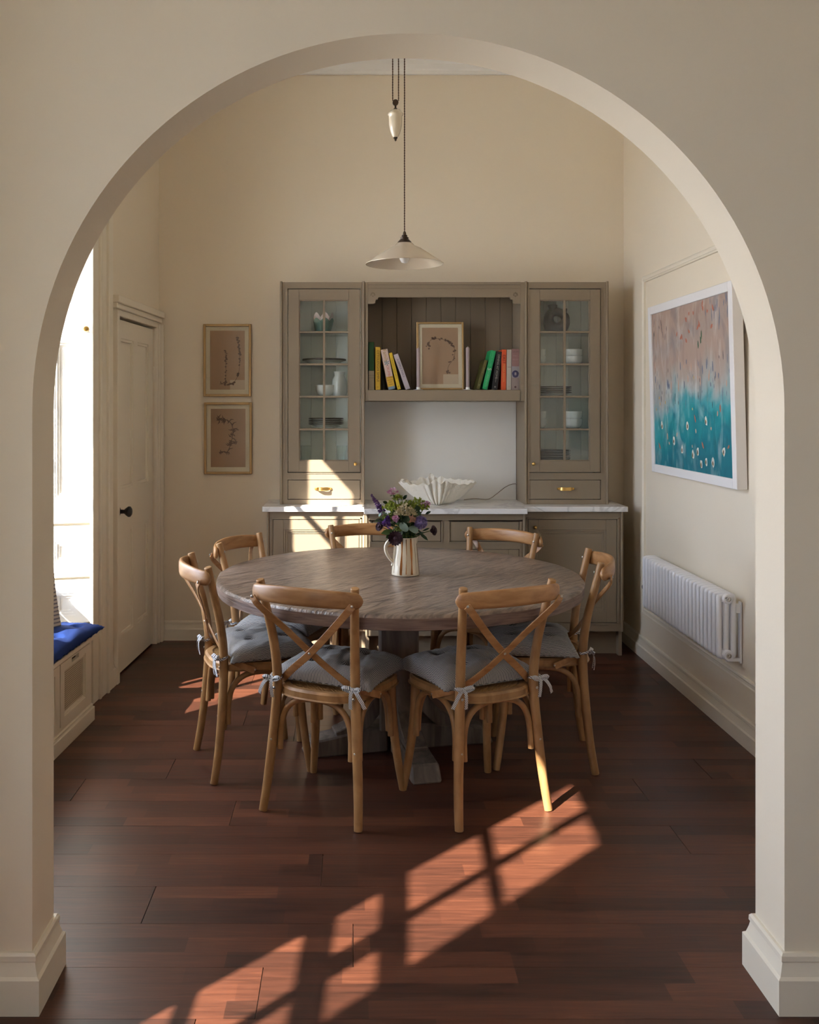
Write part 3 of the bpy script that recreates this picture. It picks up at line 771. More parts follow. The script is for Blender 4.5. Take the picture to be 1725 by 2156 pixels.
# header with a stepped bracket at either end
brk = [(0.066, 2.164), (0.060, 2.150), (0.050, 2.150), (0.046, 2.140), (0.046, 2.128), (0.036, 2.124), (0.0, 2.124)]
prof = [(hx0, 2.256), (hx0, 2.124)] + [(hx0 + a, z) for a, z in brk[::-1][1:]] + [(hx1 - a, z) for a, z in brk[:-1]] + [(hx1, 2.124), (hx1, 2.256)]
f.slab(prof, UF + 0.0005, UF + 0.018)
f.box(hx0, hx1, UF - 0.004, UF + 0.001, 2.216, 2.222); f.box(hx0, hx1, UF - 0.007, UF + 0.001, 2.240, 2.256)
f.build('face_frame', M['taupe'], c, bevel=0.0012)
for x in (hx0 + 0.030, hx1 - 0.030):
    e = MB()
    for k in range(5):
        a = pi * k / 4; e.ball((x + 0.011 * cos(a), UF - 0.0005, 2.178 + 0.012 * sin(a)), 0.0055, 8, 4, (0.8, 0.25, 1.1))
    e.ball((x, UF - 0.0005, 2.170), 0.005, 8, 4, (1, 0.25, 1)); e.build('carved_leaf', M['taupe_in'], c, smooth=60)
bw = 0.0945; nb = int((hx1 - hx0) / bw) + 1
for i in range(nb):
    a, e = hx0 + i * bw + 0.0005, min(hx0 + (i + 1) * bw - 0.0005, hx1 - 0.0005)
    if e - a > 0.01:
        q = MB().box(a, e, YB - 0.026, YB - 0.012, 1.5985, 2.236).build('back_board', M['taupe_in'], c, bevel=0.0028)
MB().box(hx0, hx1, YB - 0.012, YB - 0.006, 1.53, 2.236).build('back_sheet', M['taupe_in'], c)

# ---------------- crockery behind the glass
def lathe_thing(name, label, cat, prof, x, y, z, material, n=24, group=None, fn=None):
    m_ = MB().lathe(prof, n, fn=fn)
    o = m_.build(name, material, smooth=40); o.location = (x, y, z)
    return tag(o, label, cat, group)
def plate_prof(r, h=0.016):
    return [(0.001, 0.004), (r * 0.55, 0.004), (r * 0.62, 0.006), (r * 0.97, h), (r, h - 0.001), (r * 0.99, h - 0.003), (r * 0.64, 0.001), (r * 0.55, 0.0), (0.001, 0.0)]
def bowl_prof(r, h):
    o = [(r * 0.45, 0.0), (r * 0.5, 0.002), (r * 0.80, h * 0.25), (r * 0.95, h * 0.6), (r, h)]
    return [(0.001, 0.0)] + o + [(r - 0.003, h)] + [(max(0.001, a - 0.004), b + 0.004) for a, b in o[::-1][1:]] + [(0.001, 0.005)]
def cup_prof(r, h):
    o = [(r * 0.6, 0.0), (r * 0.82, h * 0.12), (r * 0.97, h * 0.4), (r, h)]
    return [(0.001, 0.0)] + o + [(r - 0.003, h)] + [(max(0.001, a - 0.004), b + 0.004) for a, b in o[::-1][1:]] + [(0.001, 0.005)]
YS = 5.80
rimmed = [M['porcelain'], M['bronze']]
def rim_plate(label, x, y, z, r, group):
    t_ = thing('plate', label, 'plate', (x, y, z), 0, group)
    MB().lathe(plate_prof(r), 28).build('plate_body', M['porcelain'], t_, smooth=40)
    MB().lathe([(r - 0.001, 0.0125), (r + 0.0012, 0.0135), (r + 0.0012, 0.0165), (r - 0.003, 0.0172)], 28, cap=False).build('rim_band', M['bronze'], t_, smooth=40)
    return t_
# green pot with a scalloped white rim
t_ = thing('scalloped_pot', 'green pot with a scalloped pale pink rim on the top shelf', 'pot', (-0.177, YS, SHELFZ[4]))
def pot(r0, r1, h0, amp, z0=0.0):
    m_ = MB()
    def f(u, v):
        a = 2 * pi * u; top = h0 + amp * abs(sin(a * 3.5)); z = z0 + (top - z0) * v; r = r0 + (r1 - r0) * v ** 0.8
        return (r * cos(a), r * sin(a), z)
    m_.grid(56, 8, f, True); return m_
o_ = pot(0.043, 0.066, 0.072, 0.020); o_.lathe([(0.001, 0.002), (0.043, 0.0)], 24)
o_.build('pot_body', mat('sage_glaze', (0.125, 0.20, 0.165), 0.3), t_, smooth=50)
pot(0.038, 0.066, 0.094, 0.032, 0.03).build('pot_lining', mat('pink_glaze', (0.70, 0.56, 0.55), 0.3), t_, smooth=50)
for i in range(2): rim_plate(('lower' if i == 0 else 'upper') + ' of two wide dark-rimmed plates under the green pot', -0.17, YS, SHELFZ[3] + 0.012 + i * 0.006, 0.136, 'wide plates under the pot')
lathe_thing('plate_stand', 'shallow white footed dish under the two wide plates', 'dish', [(0.001, 0), (0.07, 0), (0.075, 0.004), (0.10, 0.010), (0.11, 0.0145), (0.105, 0.0145), (0.001, 0.006)], -0.17, YS, SHELFZ[3] + 0.0, M['porcelain'])
lathe_thing('bowl', 'white round bowl on the middle shelf behind sunlit glass', 'bowl', bowl_prof(0.062, 0.07), -0.165, YS + 0.02, SHELFZ[2], M['porcelain'])
lathe_thing('jug', 'tall white jug on the middle shelf behind sunlit glass', 'jug', [(0.001, 0), (0.04, 0), (0.05, 0.03), (0.045, 0.10), (0.03, 0.13), (0.036, 0.155), (0.033, 0.155), (0.027, 0.13), (0.001, 0.12)], -0.075, YS + 0.03, SHELFZ[2], M['porcelain'])
ords = ['lowest', 'second', 'third', 'topmost']
for i in range(4): rim_plate(ords[i] + ' of four stacked dark-rimmed plates above the sunlit drawer', -0.158, YS, SHELFZ[1] + 0.012 + i * 0.0115, 0.108, 'stacked plates above the sunlit drawer')
lathe_thing('plate_stand', 'white base plate under four stacked dark-rimmed plates', 'dish', plate_prof(0.09, 0.0115), -0.158, YS, SHELFZ[1], M['porcelain'])
for x, nm in ((-0.285, 'edge'), (-0.06, 'knob side')):
    lathe_thing('drinking_glass', 'clear tumbler on the cabinet floor near the ' + nm, 'glass', [(0.001, 0.0), (0.028, 0.0), (0.033, 0.10), (0.031, 0.10), (0.026, 0.006), (0.001, 0.006)], x, YS + 0.02, SHELFZ[0], M['clear'])
# dark vase with a hole through it
t_ = thing('ring_vase', 'dark brown ring-shaped vase with a hole behind glass', 'vase', (1.283, YS, SHELFZ[4]))
m_ = MB()
ring = []
for k in range(40):
    a = 2 * pi * k / 40
    ro = 1 + 0.05 * sin(3 * a + 1)
    ring.append((0.0 + 0.053 * cos(a) * ro + 0.004, 0, 0.080 + 0.055 * sin(a) * ro))
m_.tube(ring, [0.030 + 0.010 * max(0, sin(-2 * pi * k / 40)) + 0.004 * cos(2 * pi * k / 40 + 2) for k in range(40)], 12, closed=True)
m_.v = [(x, y, max(z, 0.0)) for x, y, z in m_.v]
m_.build('vase_body', mat('dark_stoneware', (0.020, 0.014, 0.017), 0.45, bump=0.2, bscale=60), t_, smooth=60)
n_ = MB(); n_.lathe([(0.030, 0.125), (0.024, 0.160), (0.030, 0.185), (0.026, 0.185), (0.020, 0.16), (0.02, 0.14)], 16, c=(-0.022, 0, -0.01)); n_.build('vase_neck', bpy.data.materials['dark_stoneware'], t_, smooth=50)
n_ = MB(); n_.tube([(0.055, 0, 0.135), (0.060, 0, 0.155)], [0.012, 0.010], 10); n_.build('vase_spout', bpy.data.materials['dark_stoneware'], t_, smooth=50)
# white bowls and cups, plates, dark bowls
for lvl, z, hh, nm in ((3, SHELFZ[3], 0.052, 'under the dark vase'), (1, SHELFZ[1], 0.058, 'above the dark stack')):
    for x, r, side in ((1.178, 0.040 if lvl == 3 else 0.042, 'hinge-side'), (1.387, 0.060, 'wide')):
        for i in range(2):
            side_ = 'small' if x < 1.3 else 'wide'
            lathe_thing('bowl', f"{('lower', 'upper')[i]} {side_} white bowl of a pair {nm}", 'bowl', cup_prof(r, hh), x, YS, z + i * (hh * 0.82), M['porcelain'], group='white bowls behind the shaded glass')
for i in range(4): rim_plate(ords[i] + ' of four stacked dark-rimmed plates behind the shaded glass', 1.258, YS, SHELFZ[2] + 0.010 + i * 0.011, 0.118, 'stacked plates behind the shaded glass')
lathe_thing('plate_stand', 'white dish under plates behind the shaded glass', 'dish', plate_prof(0.095, 0.0105), 1.258, YS, SHELFZ[2], M['porcelain'])
slate = mat('slate_glaze', (0.105, 0.100, 0.092), 0.25, coat=0.3)
n5 = ['lowest', 'second', 'third', 'fourth', 'topmost']
for i in range(5):
    lathe_thing('dark_dish', n5[i] + ' of five stacked dark grey dishes behind the shaded glass', 'dish', [(0.001, 0.0), (0.095, 0.0), (0.107, 0.004), (0.109, 0.0145), (0.106, 0.0145), (0.102, 0.006), (0.001, 0.005)], 1.262, YS, SHELFZ[0] + i * 0.0148, slate, group='stacked dark dishes')

# ---------------- books
def book(label, xb, w, h, lean, col, y=5.692, d=0.17, texts=(), bands=(), paper=True):
    """spine faces the room; xb = left bottom corner of the spine; lean in degrees, positive = top leans left"""
    t_ = thing('book', label, 'book', (xb, y, 1.5992), 0, 'cookery books on the open shelf')
    a = radians(lean)
    t_.rotation_euler = (0, -a, 0)
    lift = w * sin(-a) if a < 0 else 0.0
    off = w * sin(a) if a > 0 else 0
    t_.location.z += (w * abs(sin(a))) if a < 0 else 0.0003
    cm = mat('book_cover', col, 0.5)
    b = MB(); b.box(0, w, 0, 0.003, 0, h); b.box(0, 0.003, 0.003, d, 0, h); b.box(w - 0.003, w, 0.003, d, 0, h); b.build('cover', cm, t_, bevel=0.001)
    MB().box(0.003, w - 0.003, 0.003, d - 0.003, 0.003, h - 0.003).build('pages', M['mount'], t_)
    for z0, z1, c2 in bands: MB().box(0.0, w, -0.0004, 0.0, z0 * h, z1 * h).build('spine_band', mat('spine_ink', c2, 0.5), t_)
    for s, size, zc, c2, rot in texts:
        me = text_mesh(s, size, mat('spine_ink', c2, 0.5))
        o = put('lettering', me, t_)
        o.location = (w / 2, -0.0009, zc * h); o.rotation_euler = (pi / 2, radians(90) if rot else 0, 0)
    return t_
K = 342.1
def BX(px): return (px - 740.0) / K
book('tall dark green book with pale lower spine against the shelf side', BX(776.2), 0.034, 0.294, 0, (0.012, 0.075, 0.016), bands=[(0.0, 0.40, (0.42, 0.36, 0.27)), (0.40, 0.405, (0.05, 0.04, 0.03))], texts=[('GOOD FOOD', 0.0075, 0.30, (0.16, 0.12, 0.10), False), ('COOKERY', 0.0065, 0.25, (0.16, 0.12, 0.10), False)])
book('upright mustard yellow book lettered OTTOLENGHI SIMPLE', BX(790.7), 0.030, 0.263, 0, (0.52, 0.30, 0.018), texts=[('OTTOLENGHI SIMPLE', 0.0205, 0.56, (0.07, 0.035, 0.01), True), ('e', 0.016, 0.07, (0.16, 0.09, 0.02), False)])
book('leaning pale pink book with a blue flower and yellow lower spine', BX(818.2), 0.042, 0.250, 11, (0.58, 0.43, 0.37), bands=[(0.07, 0.32, (0.62, 0.36, 0.03)), (0.0, 0.07, (0.20, 0.27, 0.33))], texts=[('Family', 0.031, 0.84, (0.36, 0.24, 0.06), True), ('CRUMBS', 0.020, 0.45, (0.52, 0.14, 0.11), True), ('TO WARM', 0.0085, 0.29, (0.14, 0.08, 0.02), False), ('THE SOUL', 0.0085, 0.23, (0.14, 0.08, 0.02), False), ('AND', 0.0085, 0.18, (0.14, 0.08, 0.02), False), ('HEART', 0.0085, 0.12, (0.14, 0.08, 0.02), False), ('*', 0.075, 0.60, (0.05, 0.19, 0.24), False)])
book('thin leaning bright yellow book between two pale ones', BX(837.4), 0.0205, 0.232, 13.5, (0.60, 0.40, 0.02), texts=[('THE FLAVOUR OF SPICE', 0.0125, 0.58, (0.28, 0.16, 0.02), True), ('*', 0.02, 0.07, (0.08, 0.05, 0.02), False)])
book('most tilted lilac-grey paperback in the row beside the tall candle', BX(854.6), 0.029, 0.228, 19.5, (0.44, 0.38, 0.40), texts=[('A SIMPLE TABLE', 0.017, 0.60, (0.15, 0.13, 0.18), True)])
book('short olive green book leaning at the start of its row', BX(1003.2), 0.019, 0.188, -15.5, (0.105, 0.098, 0.022), texts=[('GREENS', 0.010, 0.65, (0.32, 0.30, 0.12), True), ('SG', 0.010, 0.15, (0.4, 0.4, 0.25), True)])
book('leaning bright emerald green book with a large figure 5', BX(1015.4), 0.0305, 0.245, -13, (0.012, 0.34, 0.105), texts=[('JAMIE OLIVER', 0.0145, 0.77, (0.06, 0.48, 0.20), True), ('5', 0.034, 0.52, (0.62, 0.60, 0.55), True), ('INGREDIENTS', 0.0165, 0.28, (0.16, 0.48, 0.26), True)])
book('black book with grey lettering leaning on the orange book', BX(1035.6), 0.0345, 0.236, -7, (0.012, 0.010, 0.010), texts=[('DINING AT HOME', 0.0185, 0.60, (0.34, 0.32, 0.28), True), ('recipes', 0.010, 0.25, (0.26, 0.24, 0.20), True), ('*', 0.026, 0.05, (0.45, 0.42, 0.38), False)])
book('bright orange book lettered EAST', BX(1055.2), 0.0295, 0.248, -0.6, (0.62, 0.085, 0.022), texts=[('EAST', 0.025, 0.76, (0.09, 0.015, 0.01), True), ('MEERA SODHA', 0.0165, 0.42, (0.62, 0.28, 0.08), True)])
book('plain off-white book beside the orange one', BX(1066.4), 0.0285, 0.248, -0.6, (0.44, 0.40, 0.34), texts=[('I', 0.012, 0.08, (0.2, 0.18, 0.16), True), ('I', 0.03, 0.565, (0.2, 0.18, 0.16), True)])
bk = book('broad dusty pink book with a dark blue round emblem', BX(1077.0), 0.0462, 0.252, -0.3, (0.30, 0.165, 0.150), bands=[(0.30, 0.575, (0.31, 0.29, 0.30)), (0.0, 0.30, (0.28, 0.215, 0.195))], texts=[('LEON', 0.0135, 0.93, (0.13, 0.08, 0.08), False), ('FAST', 0.012, 0.83, (0.40, 0.26, 0.25), False), ('FOOD', 0.012, 0.74, (0.40, 0.26, 0.25), False)])
e = MB(); e.lathe([(0.001, 0.0004), (0.0205, 0.0004), (0.0205, 0)], 20, fn=lambda x, y, z: (0.0231 + x * (1 + 0.06 * sin(5 * atan2(y, x))), -0.0004 - z, 0.098 + y * 1.1)); e.build('emblem', mat('emblem_ink', (0.045, 0.038, 0.10), 0.5), bk)
o = put('lettering', text_mesh('8', 0.026, mat('spine_ink', (0.5, 0.47, 0.45), 0.5)), bk); o.location = (0.0231, -0.0012, 0.098); o.rotation_euler = (pi / 2, 0, 0)
e = MB(); e.lathe([(0.001, 0.0004), (0.0065, 0.0004), (0.0065, 0)], 14, fn=lambda x, y, z: (0.0231 + x, -0.0004 - z, 0.018 + y)); e.build('emblem', mat('emblem_ink', (0.06, 0.02, 0.02), 0.5), bk)

# ---------------- framed pressed-flower picture leaning on the shelf, and the candles
def sprig(mb, pts, leaf_r, n_leaf, seed, stem=0.0012, spread=0.012, y=0.0):
    rnd = random.Random(seed)
    P = spline([(x, 0, z) for x, z in pts], 8)
    mb.ribbon([(p.x, y, p.z) for p in P], (0, -1, 0.001), stem * 2, 0.0004)
    for i in range(n_leaf):
        p = P[int(rnd.random() ** 0.8 * (len(P) - 1))]; a = rnd.uniform(0, 2 * pi); s = leaf_r * rnd.uniform(0.6, 1.2)
        cx, cz = p.x + cos(a) * spread * rnd.random(), p.z + sin(a) * spread * rnd.random()
        vs = [(cx + s * cos(2 * pi * k / 7) * (1.0 + 0.35 * sin(3 * k)), y - 0.0003, cz + s * 0.75 * sin(2 * pi * k / 7)) for k in range(7)]
        mb.add(vs, [tuple(range(7))])
def twig(mb, pts, seed, n=16, ln=0.03, y=0.0, th=0.0034):
    rnd = random.Random(seed); P = spline([(x, 0, z) for x, z in pts], 8)
    mb.ribbon([(p.x, y, p.z) for p in P], (0, -1, 0.001), th, 0.0004)
    for i in range(n):
        p = P[rnd.randrange(2, len(P))]; a = rnd.uniform(0, 2 * pi); l_ = ln * rnd.uniform(0.4, 1.1)
        q = (p.x + l_ * cos(a), y - 0.0002, p.z + l_ * sin(a)); m_ = (p.x + l_ * 0.5 * cos(a + 0.4), y - 0.0002, p.z + l_ * 0.5 * sin(a + 0.4))
        mb.ribbon([(p.x, y - 0.0002, p.z), m_, q], (0, -1, 0.001), [th, th * 1.8, th * 0.4], 0.0004)
def framed_picture(label, x0, x1, z0, z1, y, draw, tilt=0.0, fw=0.016, mountw=0.026, labelbox=True):
    """hangs with its back on y; frame, mount, blush sheet, pressed plants, glass"""
    w, h = x1 - x0, z1 - z0
    t_ = thing('framed_picture', label, 'picture', ((x0 + x1) / 2, y, z0), 0); t_.rotation_euler = (-tilt, 0, 0)
    f = MB()
    for a, b_, c_, d_ in ((-w / 2, -w / 2 + fw, 0, h), (w / 2 - fw, w / 2, 0, h)): f.box(a, b_, -0.020, -0.001, c_, d_)
    f.box(-w / 2 + fw, w / 2 - fw, -0.0199, -0.001, 0, fw); f.box(-w / 2 + fw, w / 2 - fw, -0.0199, -0.001, h - fw, h)
    f.build('frame', M['gold'], t_, bevel=0.003, seg=2)
    iw, m_ = w / 2 - fw, mountw
    g = MB()
    g.box(-iw, -iw + m_, -0.009, -0.004, fw, h - fw); g.box(iw - m_, iw, -0.009, -0.004, fw, h - fw)
    g.box(-iw + m_, iw - m_, -0.009, -0.004, fw, fw + m_ * 1.1); g.box(-iw + m_, iw - m_, -0.009, -0.004, h - fw - m_, h - fw)
    g.build('mount', M['mount'], t_)
    MB().box(-iw, iw, -0.005, -0.002, fw, h - fw).build('paper', M['blush'], t_)
    if labelbox: MB().box(iw - m_ - 0.095, iw - m_ - 0.001, -0.0054, -0.005, fw + m_ * 1.1, fw + m_ * 1.1 + 0.062).build('paper_label', M['labelp'], t_)
    s = MB(); draw(s, w, h); s.build('pressed_plant', M['sprig'], t_)
    MB().box(-iw, iw, -0.0135, -0.0125, fw, h - fw).build('glass', M['picglass'], t_)
    return t_
K2 = 1950.0 / 5.93
def FX(px): return (px - 740) / K2
def FZ(py): return 1.5 - (py - 855) / K2
def d1(s, w, h):
    sprig(s, [(-0.020, 0.075), (-0.012, 0.10), (-0.010, 0.17), (-0.012, 0.25), (-0.014, 0.30)], 0.0062, 34, 3, spread=0.008, y=-0.0056)
    sprig(s, [(0.0, 0.075), (0.035, 0.085), (0.068, 0.14), (0.078, 0.22), (0.075, 0.30), (0.060, 0.39)], 0.0075, 36, 5, spread=0.010, y=-0.0056)
    twig(s, [(-0.05, 0.08), (-0.03, 0.085), (-0.01, 0.09)], 4, 4, 0.02, -0.0056)
def d2(s, w, h):
    twig(s, [(-0.075, 0.345), (-0.03, 0.352), (0.010, 0.335), (0.030, 0.29), (0.025, 0.23), (0.012, 0.18), (-0.008, 0.135)], 8, 46, 0.040, -0.0056, 0.0042)
    twig(s, [(-0.06, 0.14), (-0.035, 0.145), (-0.008, 0.138)], 9, 10, 0.028, -0.0056)
    twig(s, [(0.015, 0.19), (0.04, 0.20), (0.055, 0.205)], 10, 8, 0.022, -0.0056)
p1 = framed_picture('upper gilt-framed pressed flower picture on the end wall', FX(428), FX(529), FZ(835), FZ(682), YB, d1)
p2 = framed_picture('lower gilt-framed pressed twig picture on the end wall', FX(429.5), FX(530.5), FZ(998.5), FZ(847), YB, d2, labelbox=False)
def d3(s, w, h):
    sprig(s, [(0.045, 0.10), (0.052, 0.15), (0.085, 0.20), (0.092, 0.25), (0.075, 0.285), (0.03, 0.315), (-0.02, 0.325), (-0.058, 0.315), (-0.072, 0.285), (-0.068, 0.265)], 0.0078, 40, 12, spread=0.013, y=-0.0056)
framed_picture('gilt-framed pressed wreath picture leaning on the open shelf', BX(879.5), BX(981), 1.5994, 1.5994 + 0.428, 5.79, d3, tilt=radians(4.5), fw=0.013, mountw=0.022)
def candlestick(label, px, top):
    t_ = thing('candlestick', label, 'candle', (BX(px), 5.70, 1.5992), 0, 'tall candles on the open shelf')
    h = 1.5 - (top - 855) / K - 1.5992
    MB().lathe([(0.001, 0), (0.030, 0), (0.031, 0.002), (0.014, 0.005), (0.013, 0.017), (0.010, 0.017), (0.001, 0.012)], 18).build('holder', M['porcelain'], t_, smooth=40)
    MB().lathe([(0.001, 0.0125), (0.0102, 0.0125), (0.0112, 0.06), (0.0118, h - 0.008), (0.008, h - 0.001), (0.001, h)], 14).build('candle', M['candle'], t_, smooth=40)
    MB().tube([(0, 0, h - 0.001), (0.0005, 0, h + 0.006)], 0.0009, 6).build('wick', M['porcelain'], t_)
    return t_
candlestick('tall lilac candle on the books side with yellow spines', 881.0, 733)
candlestick('tall mauve candle beside the olive green book', 985.2, 731)

# ------------------------------------------------------------------ right wall: painting and radiator
def painting_mat():
    m = bpy.data.materials.new('beach_paint'); m.use_nodes = True
    n, l = nodes(m); p = n['Principled BSDF']
    tc = n.new('ShaderNodeTexCoord'); sp = n.new('ShaderNodeSeparateXYZ'); l.new(tc.outputs['Object'], sp.inputs[0])
    def nz(scale, sc, det=4, dist=0.0):
        mp = n.new('ShaderNodeMapping'); mp.inputs['Scale'].default_value = sc; l.new(tc.outputs['Object'], mp.inputs[0])
        t = n.new('ShaderNodeTexNoise'); t.inputs['Scale'].default_value = scale; t.inputs['Detail'].default_value = det; t.inputs['Distortion'].default_value = dist
        l.new(mp.outputs[0], t.inputs[0]); return t
    def math_(op, a, b=None, c=None):
        q = n.new('ShaderNodeMath'); q.operation = op
        for i, v in enumerate((a, b, c)):
            if v is None: continue
            if isinstance(v, (int, float)): q.inputs[i].default_value = v
            else: l.new(v, q.inputs[i])
        return q.outputs[0]
    t1 = nz(3.2, (1, 1, 1.2), 5, 0.5); t2 = nz(9, (1, 1, 0.45), 4)
    # height (0 foot .. 1 head), the shore running obliquely: lower towards the far end
    h = math_('MULTIPLY', sp.outputs['Z'], 1.22)
    h = math_('ADD', h, math_('MULTIPLY', sp.outputs['Y'], 0.10))
    h = math_('ADD', h, math_('MULTIPLY', math_('SUBTRACT', t1.outputs['Fac'], 0.5), 0.42))
    h = math_('ADD', h, math_('MULTIPLY', math_('SUBTRACT', t2.outputs['Fac'], 0.5), 0.22))
    r = n.new('ShaderNodeValToRGB'); e = r.color_ramp.elements
    e[0].position = 0.0; e[0].color = (0.004, 0.15, 0.20, 1)
    e[1].position = 1.0; e[1].color = (0.42, 0.30, 0.24, 1)
    for pos, c in ((0.18, (0.004, 0.185, 0.235)), (0.34, (0.008, 0.27, 0.30)), (0.44, (0.05, 0.33, 0.36)), (0.51, (0.27, 0.40, 0.40)), (0.57, (0.40, 0.415, 0.39)), (0.64, (0.42, 0.36, 0.31)), (0.74, (0.43, 0.31, 0.25)), (0.86, (0.39, 0.31, 0.27))):
        q = e.new(pos); q.color = (*c, 1)
    l.new(h, r.inputs['Fac'])
    # scumbled strokes: paler and darker patches dragged over the ground colour
    def ramp2(src, a, b_, top):
        q = n.new('ShaderNodeMapRange'); q.inputs['From Min'].default_value = a; q.inputs['From Max'].default_value = b_; q.inputs['To Max'].default_value = top
        l.new(src, q.inputs['Value']); return q.outputs[0]
    t4 = nz(11, (1, 1, 0.38), 6, 0.8); t5 = nz(7, (1, 1, 0.6), 6, 1.2); t6 = nz(26, (1, 1, 0.3), 4, 0.3)
    m1 = n.new('ShaderNodeMixRGB'); m1.blend_type = 'SCREEN'; m1.inputs[2].default_value = (0.24, 0.25, 0.24, 1); l.new(ramp2(t4.outputs['Fac'], 0.50, 0.66, 0.75), m1.inputs[0]); l.new(r.outputs['Color'], m1.inputs[1])
    m2 = n.new('ShaderNodeMixRGB'); m2.blend_type = 'MULTIPLY'; m2.inputs[2].default_value = (0.62, 0.68, 0.78, 1); l.new(ramp2(t5.outputs['Fac'], 0.50, 0.68, 0.8), m2.inputs[0]); l.new(m1.outputs[0], m2.inputs[1])
    m3 = n.new('ShaderNodeMixRGB'); m3.blend_type = 'MULTIPLY'; m3.inputs[2].default_value = (0.78, 0.72, 0.68, 1); l.new(ramp2(t6.outputs['Fac'], 0.55, 0.70, 0.8), m3.inputs[0]); l.new(m2.outputs[0], m3.inputs[1])
    l.new(m3.outputs[0], p.inputs['Base Color'])
    b = n.new('ShaderNodeBump'); b.inputs['Strength'].default_value = 0.3; b.inputs['Distance'].default_value = 0.004
    l.new(t2.outputs['Fac'], b.inputs['Height']); l.new(b.outputs['Normal'], p.inputs['Normal'])
    p.inputs['Roughness'].default_value = 0.55
    return m
PW, PH = 1.155, 0.925
t_ = thing('beach_painting', 'white box-framed abstract painting of a pink beach and turquoise sea', 'painting', (XR - 0.004, 4.655, 1.132))
t_.rotation_euler = (0, -radians(1.5), 0)
f = MB(); fw, dp = 0.045, 0.048
f.box(-dp, 0, -PW / 2, -PW / 2 + fw, 0, PH); f.box(-dp, 0, PW / 2 - fw, PW / 2, 0, PH)
f.box(-dp, 0, -PW / 2 + fw, PW / 2 - fw, 0, fw); f.box(-dp, 0, -PW / 2 + fw, PW / 2 - fw, PH - fw, PH)
f.build('frame', M['white'], t_, bevel=0.002)
cv = MB().box(-dp + 0.008, -0.004, -PW / 2 + fw, PW / 2 - fw, fw, PH - fw).build('canvas', painting_mat(), t_)
rnd = random.Random(21)
def dab(mb, y, z, ry, rz, k=8, rot=0.0, dx=0.0):
    vs = []
    for i in range(k):
        a = 2 * pi * i / k; rr = 1 + 0.25 * rnd.uniform(-1, 1); q, w_ = ry * cos(a) * rr, rz * sin(a) * rr
        vs.append((-dp + 0.0072 - dx, y + q * cos(rot) - w_ * sin(rot), z + q * sin(rot) + w_ * cos(rot)))
    mb.add(vs, [tuple(range(k))])
W2 = PW / 2 - fw
dabs = {'white': MB(), 'dark': MB(), 'rust': MB(), 'yellow': MB(), 'slate': MB(), 'peach': MB(), 'green': MB()}
# painted figures: positions measured on the picture as (along from the near end 0..1, up 0..1)
def pos(a, b_): return (-W2 + a * 2 * W2, fw + b_ * (PH - 2 * fw))
for a, b_ in ((0.71, 0.17), (0.60, 0.12), (0.46, 0.10), (0.40, 0.12), (0.10, 0.14), (0.22, 0.07), (0.30, 0.07), (0.36, 0.05), (0.29, 0.30), (0.52, 0.27), (0.88, 0.26)):
    y, z = pos(a, b_); dab(dabs['white'], y, z, 0.017, 0.022); dab(dabs['yellow'], y + 0.003, z - 0.004, 0.009, 0.012, dx=0.0003); dab(dabs['dark'], y + 0.001, z - 0.004, 0.005, 0.010, dx=0.0006)
for i in range(34):
    y, z = pos(rnd.random(), rnd.uniform(0.36, 0.70)); dab(dabs['slate' if rnd.random() < .6 else 'dark'], y, z, 0.003, rnd.uniform(0.008, 0.028), 6)
for i in range(26):
    y, z = pos(rnd.random(), rnd.uniform(0.50, 0.66)); dab(dabs['peach' if rnd.random() < .5 else 'slate'], y, z, 0.006, rnd.uniform(0.01, 0.03), 7)
for i in range(16):
    y, z = pos(rnd.uniform(0.15, 0.7), rnd.uniform(0.78, 0.98)); dab(dabs['rust'], y, z, 0.008, rnd.uniform(0.008, 0.02), 7, rnd.uniform(-1, 1))
for i in range(14):
    y, z = pos(rnd.uniform(0.0, 0.3), rnd.uniform(0.84, 0.99)); dab(dabs['slate'], y, z, 0.004, rnd.uniform(0.015, 0.04), 6, rnd.uniform(-.2, .2))
for i in range(10):
    y, z = pos(rnd.uniform(0.7, 0.98), rnd.uniform(0.8, 0.95)); dab(dabs['dark'], y, z, 0.003, rnd.uniform(0.01, 0.03), 6, rnd.uniform(-.3, .3))
for a, b_ in ((0.33, 0.77), (0.32, 0.80), (0.36, 0.75)):
    y, z = pos(a, b_); dab(dabs['green'], y, z, 0.007, 0.02, 7)
for i in range(12):
    y, z = pos(rnd.random(), rnd.uniform(0.12, 0.38)); dab(dabs['rust' if rnd.random() < .4 else 'peach'], y, z, 0.007, rnd.uniform(0.008, 0.022), 7, rnd.uniform(-.8, .8))
for i in range(6):
    y, z = pos(rnd.random(), rnd.uniform(0.36, 0.62)); dab(dabs['yellow'], y, z, 0.006, 0.009, 7)
for k_, c_ in (('white', (0.62, 0.60, 0.54)), ('dark', (0.05, 0.045, 0.06)), ('rust', (0.45, 0.15, 0.09)), ('yellow', (0.52, 0.36, 0.12)), ('slate', (0.16, 0.19, 0.26)), ('peach', (0.55, 0.34, 0.25)), ('green', (0.03, 0.12, 0.06))):
    o = dabs[k_].build('paint_strokes', mat('paint_' + k_, c_, 0.6), t_); o['kind'] = 'stuff'

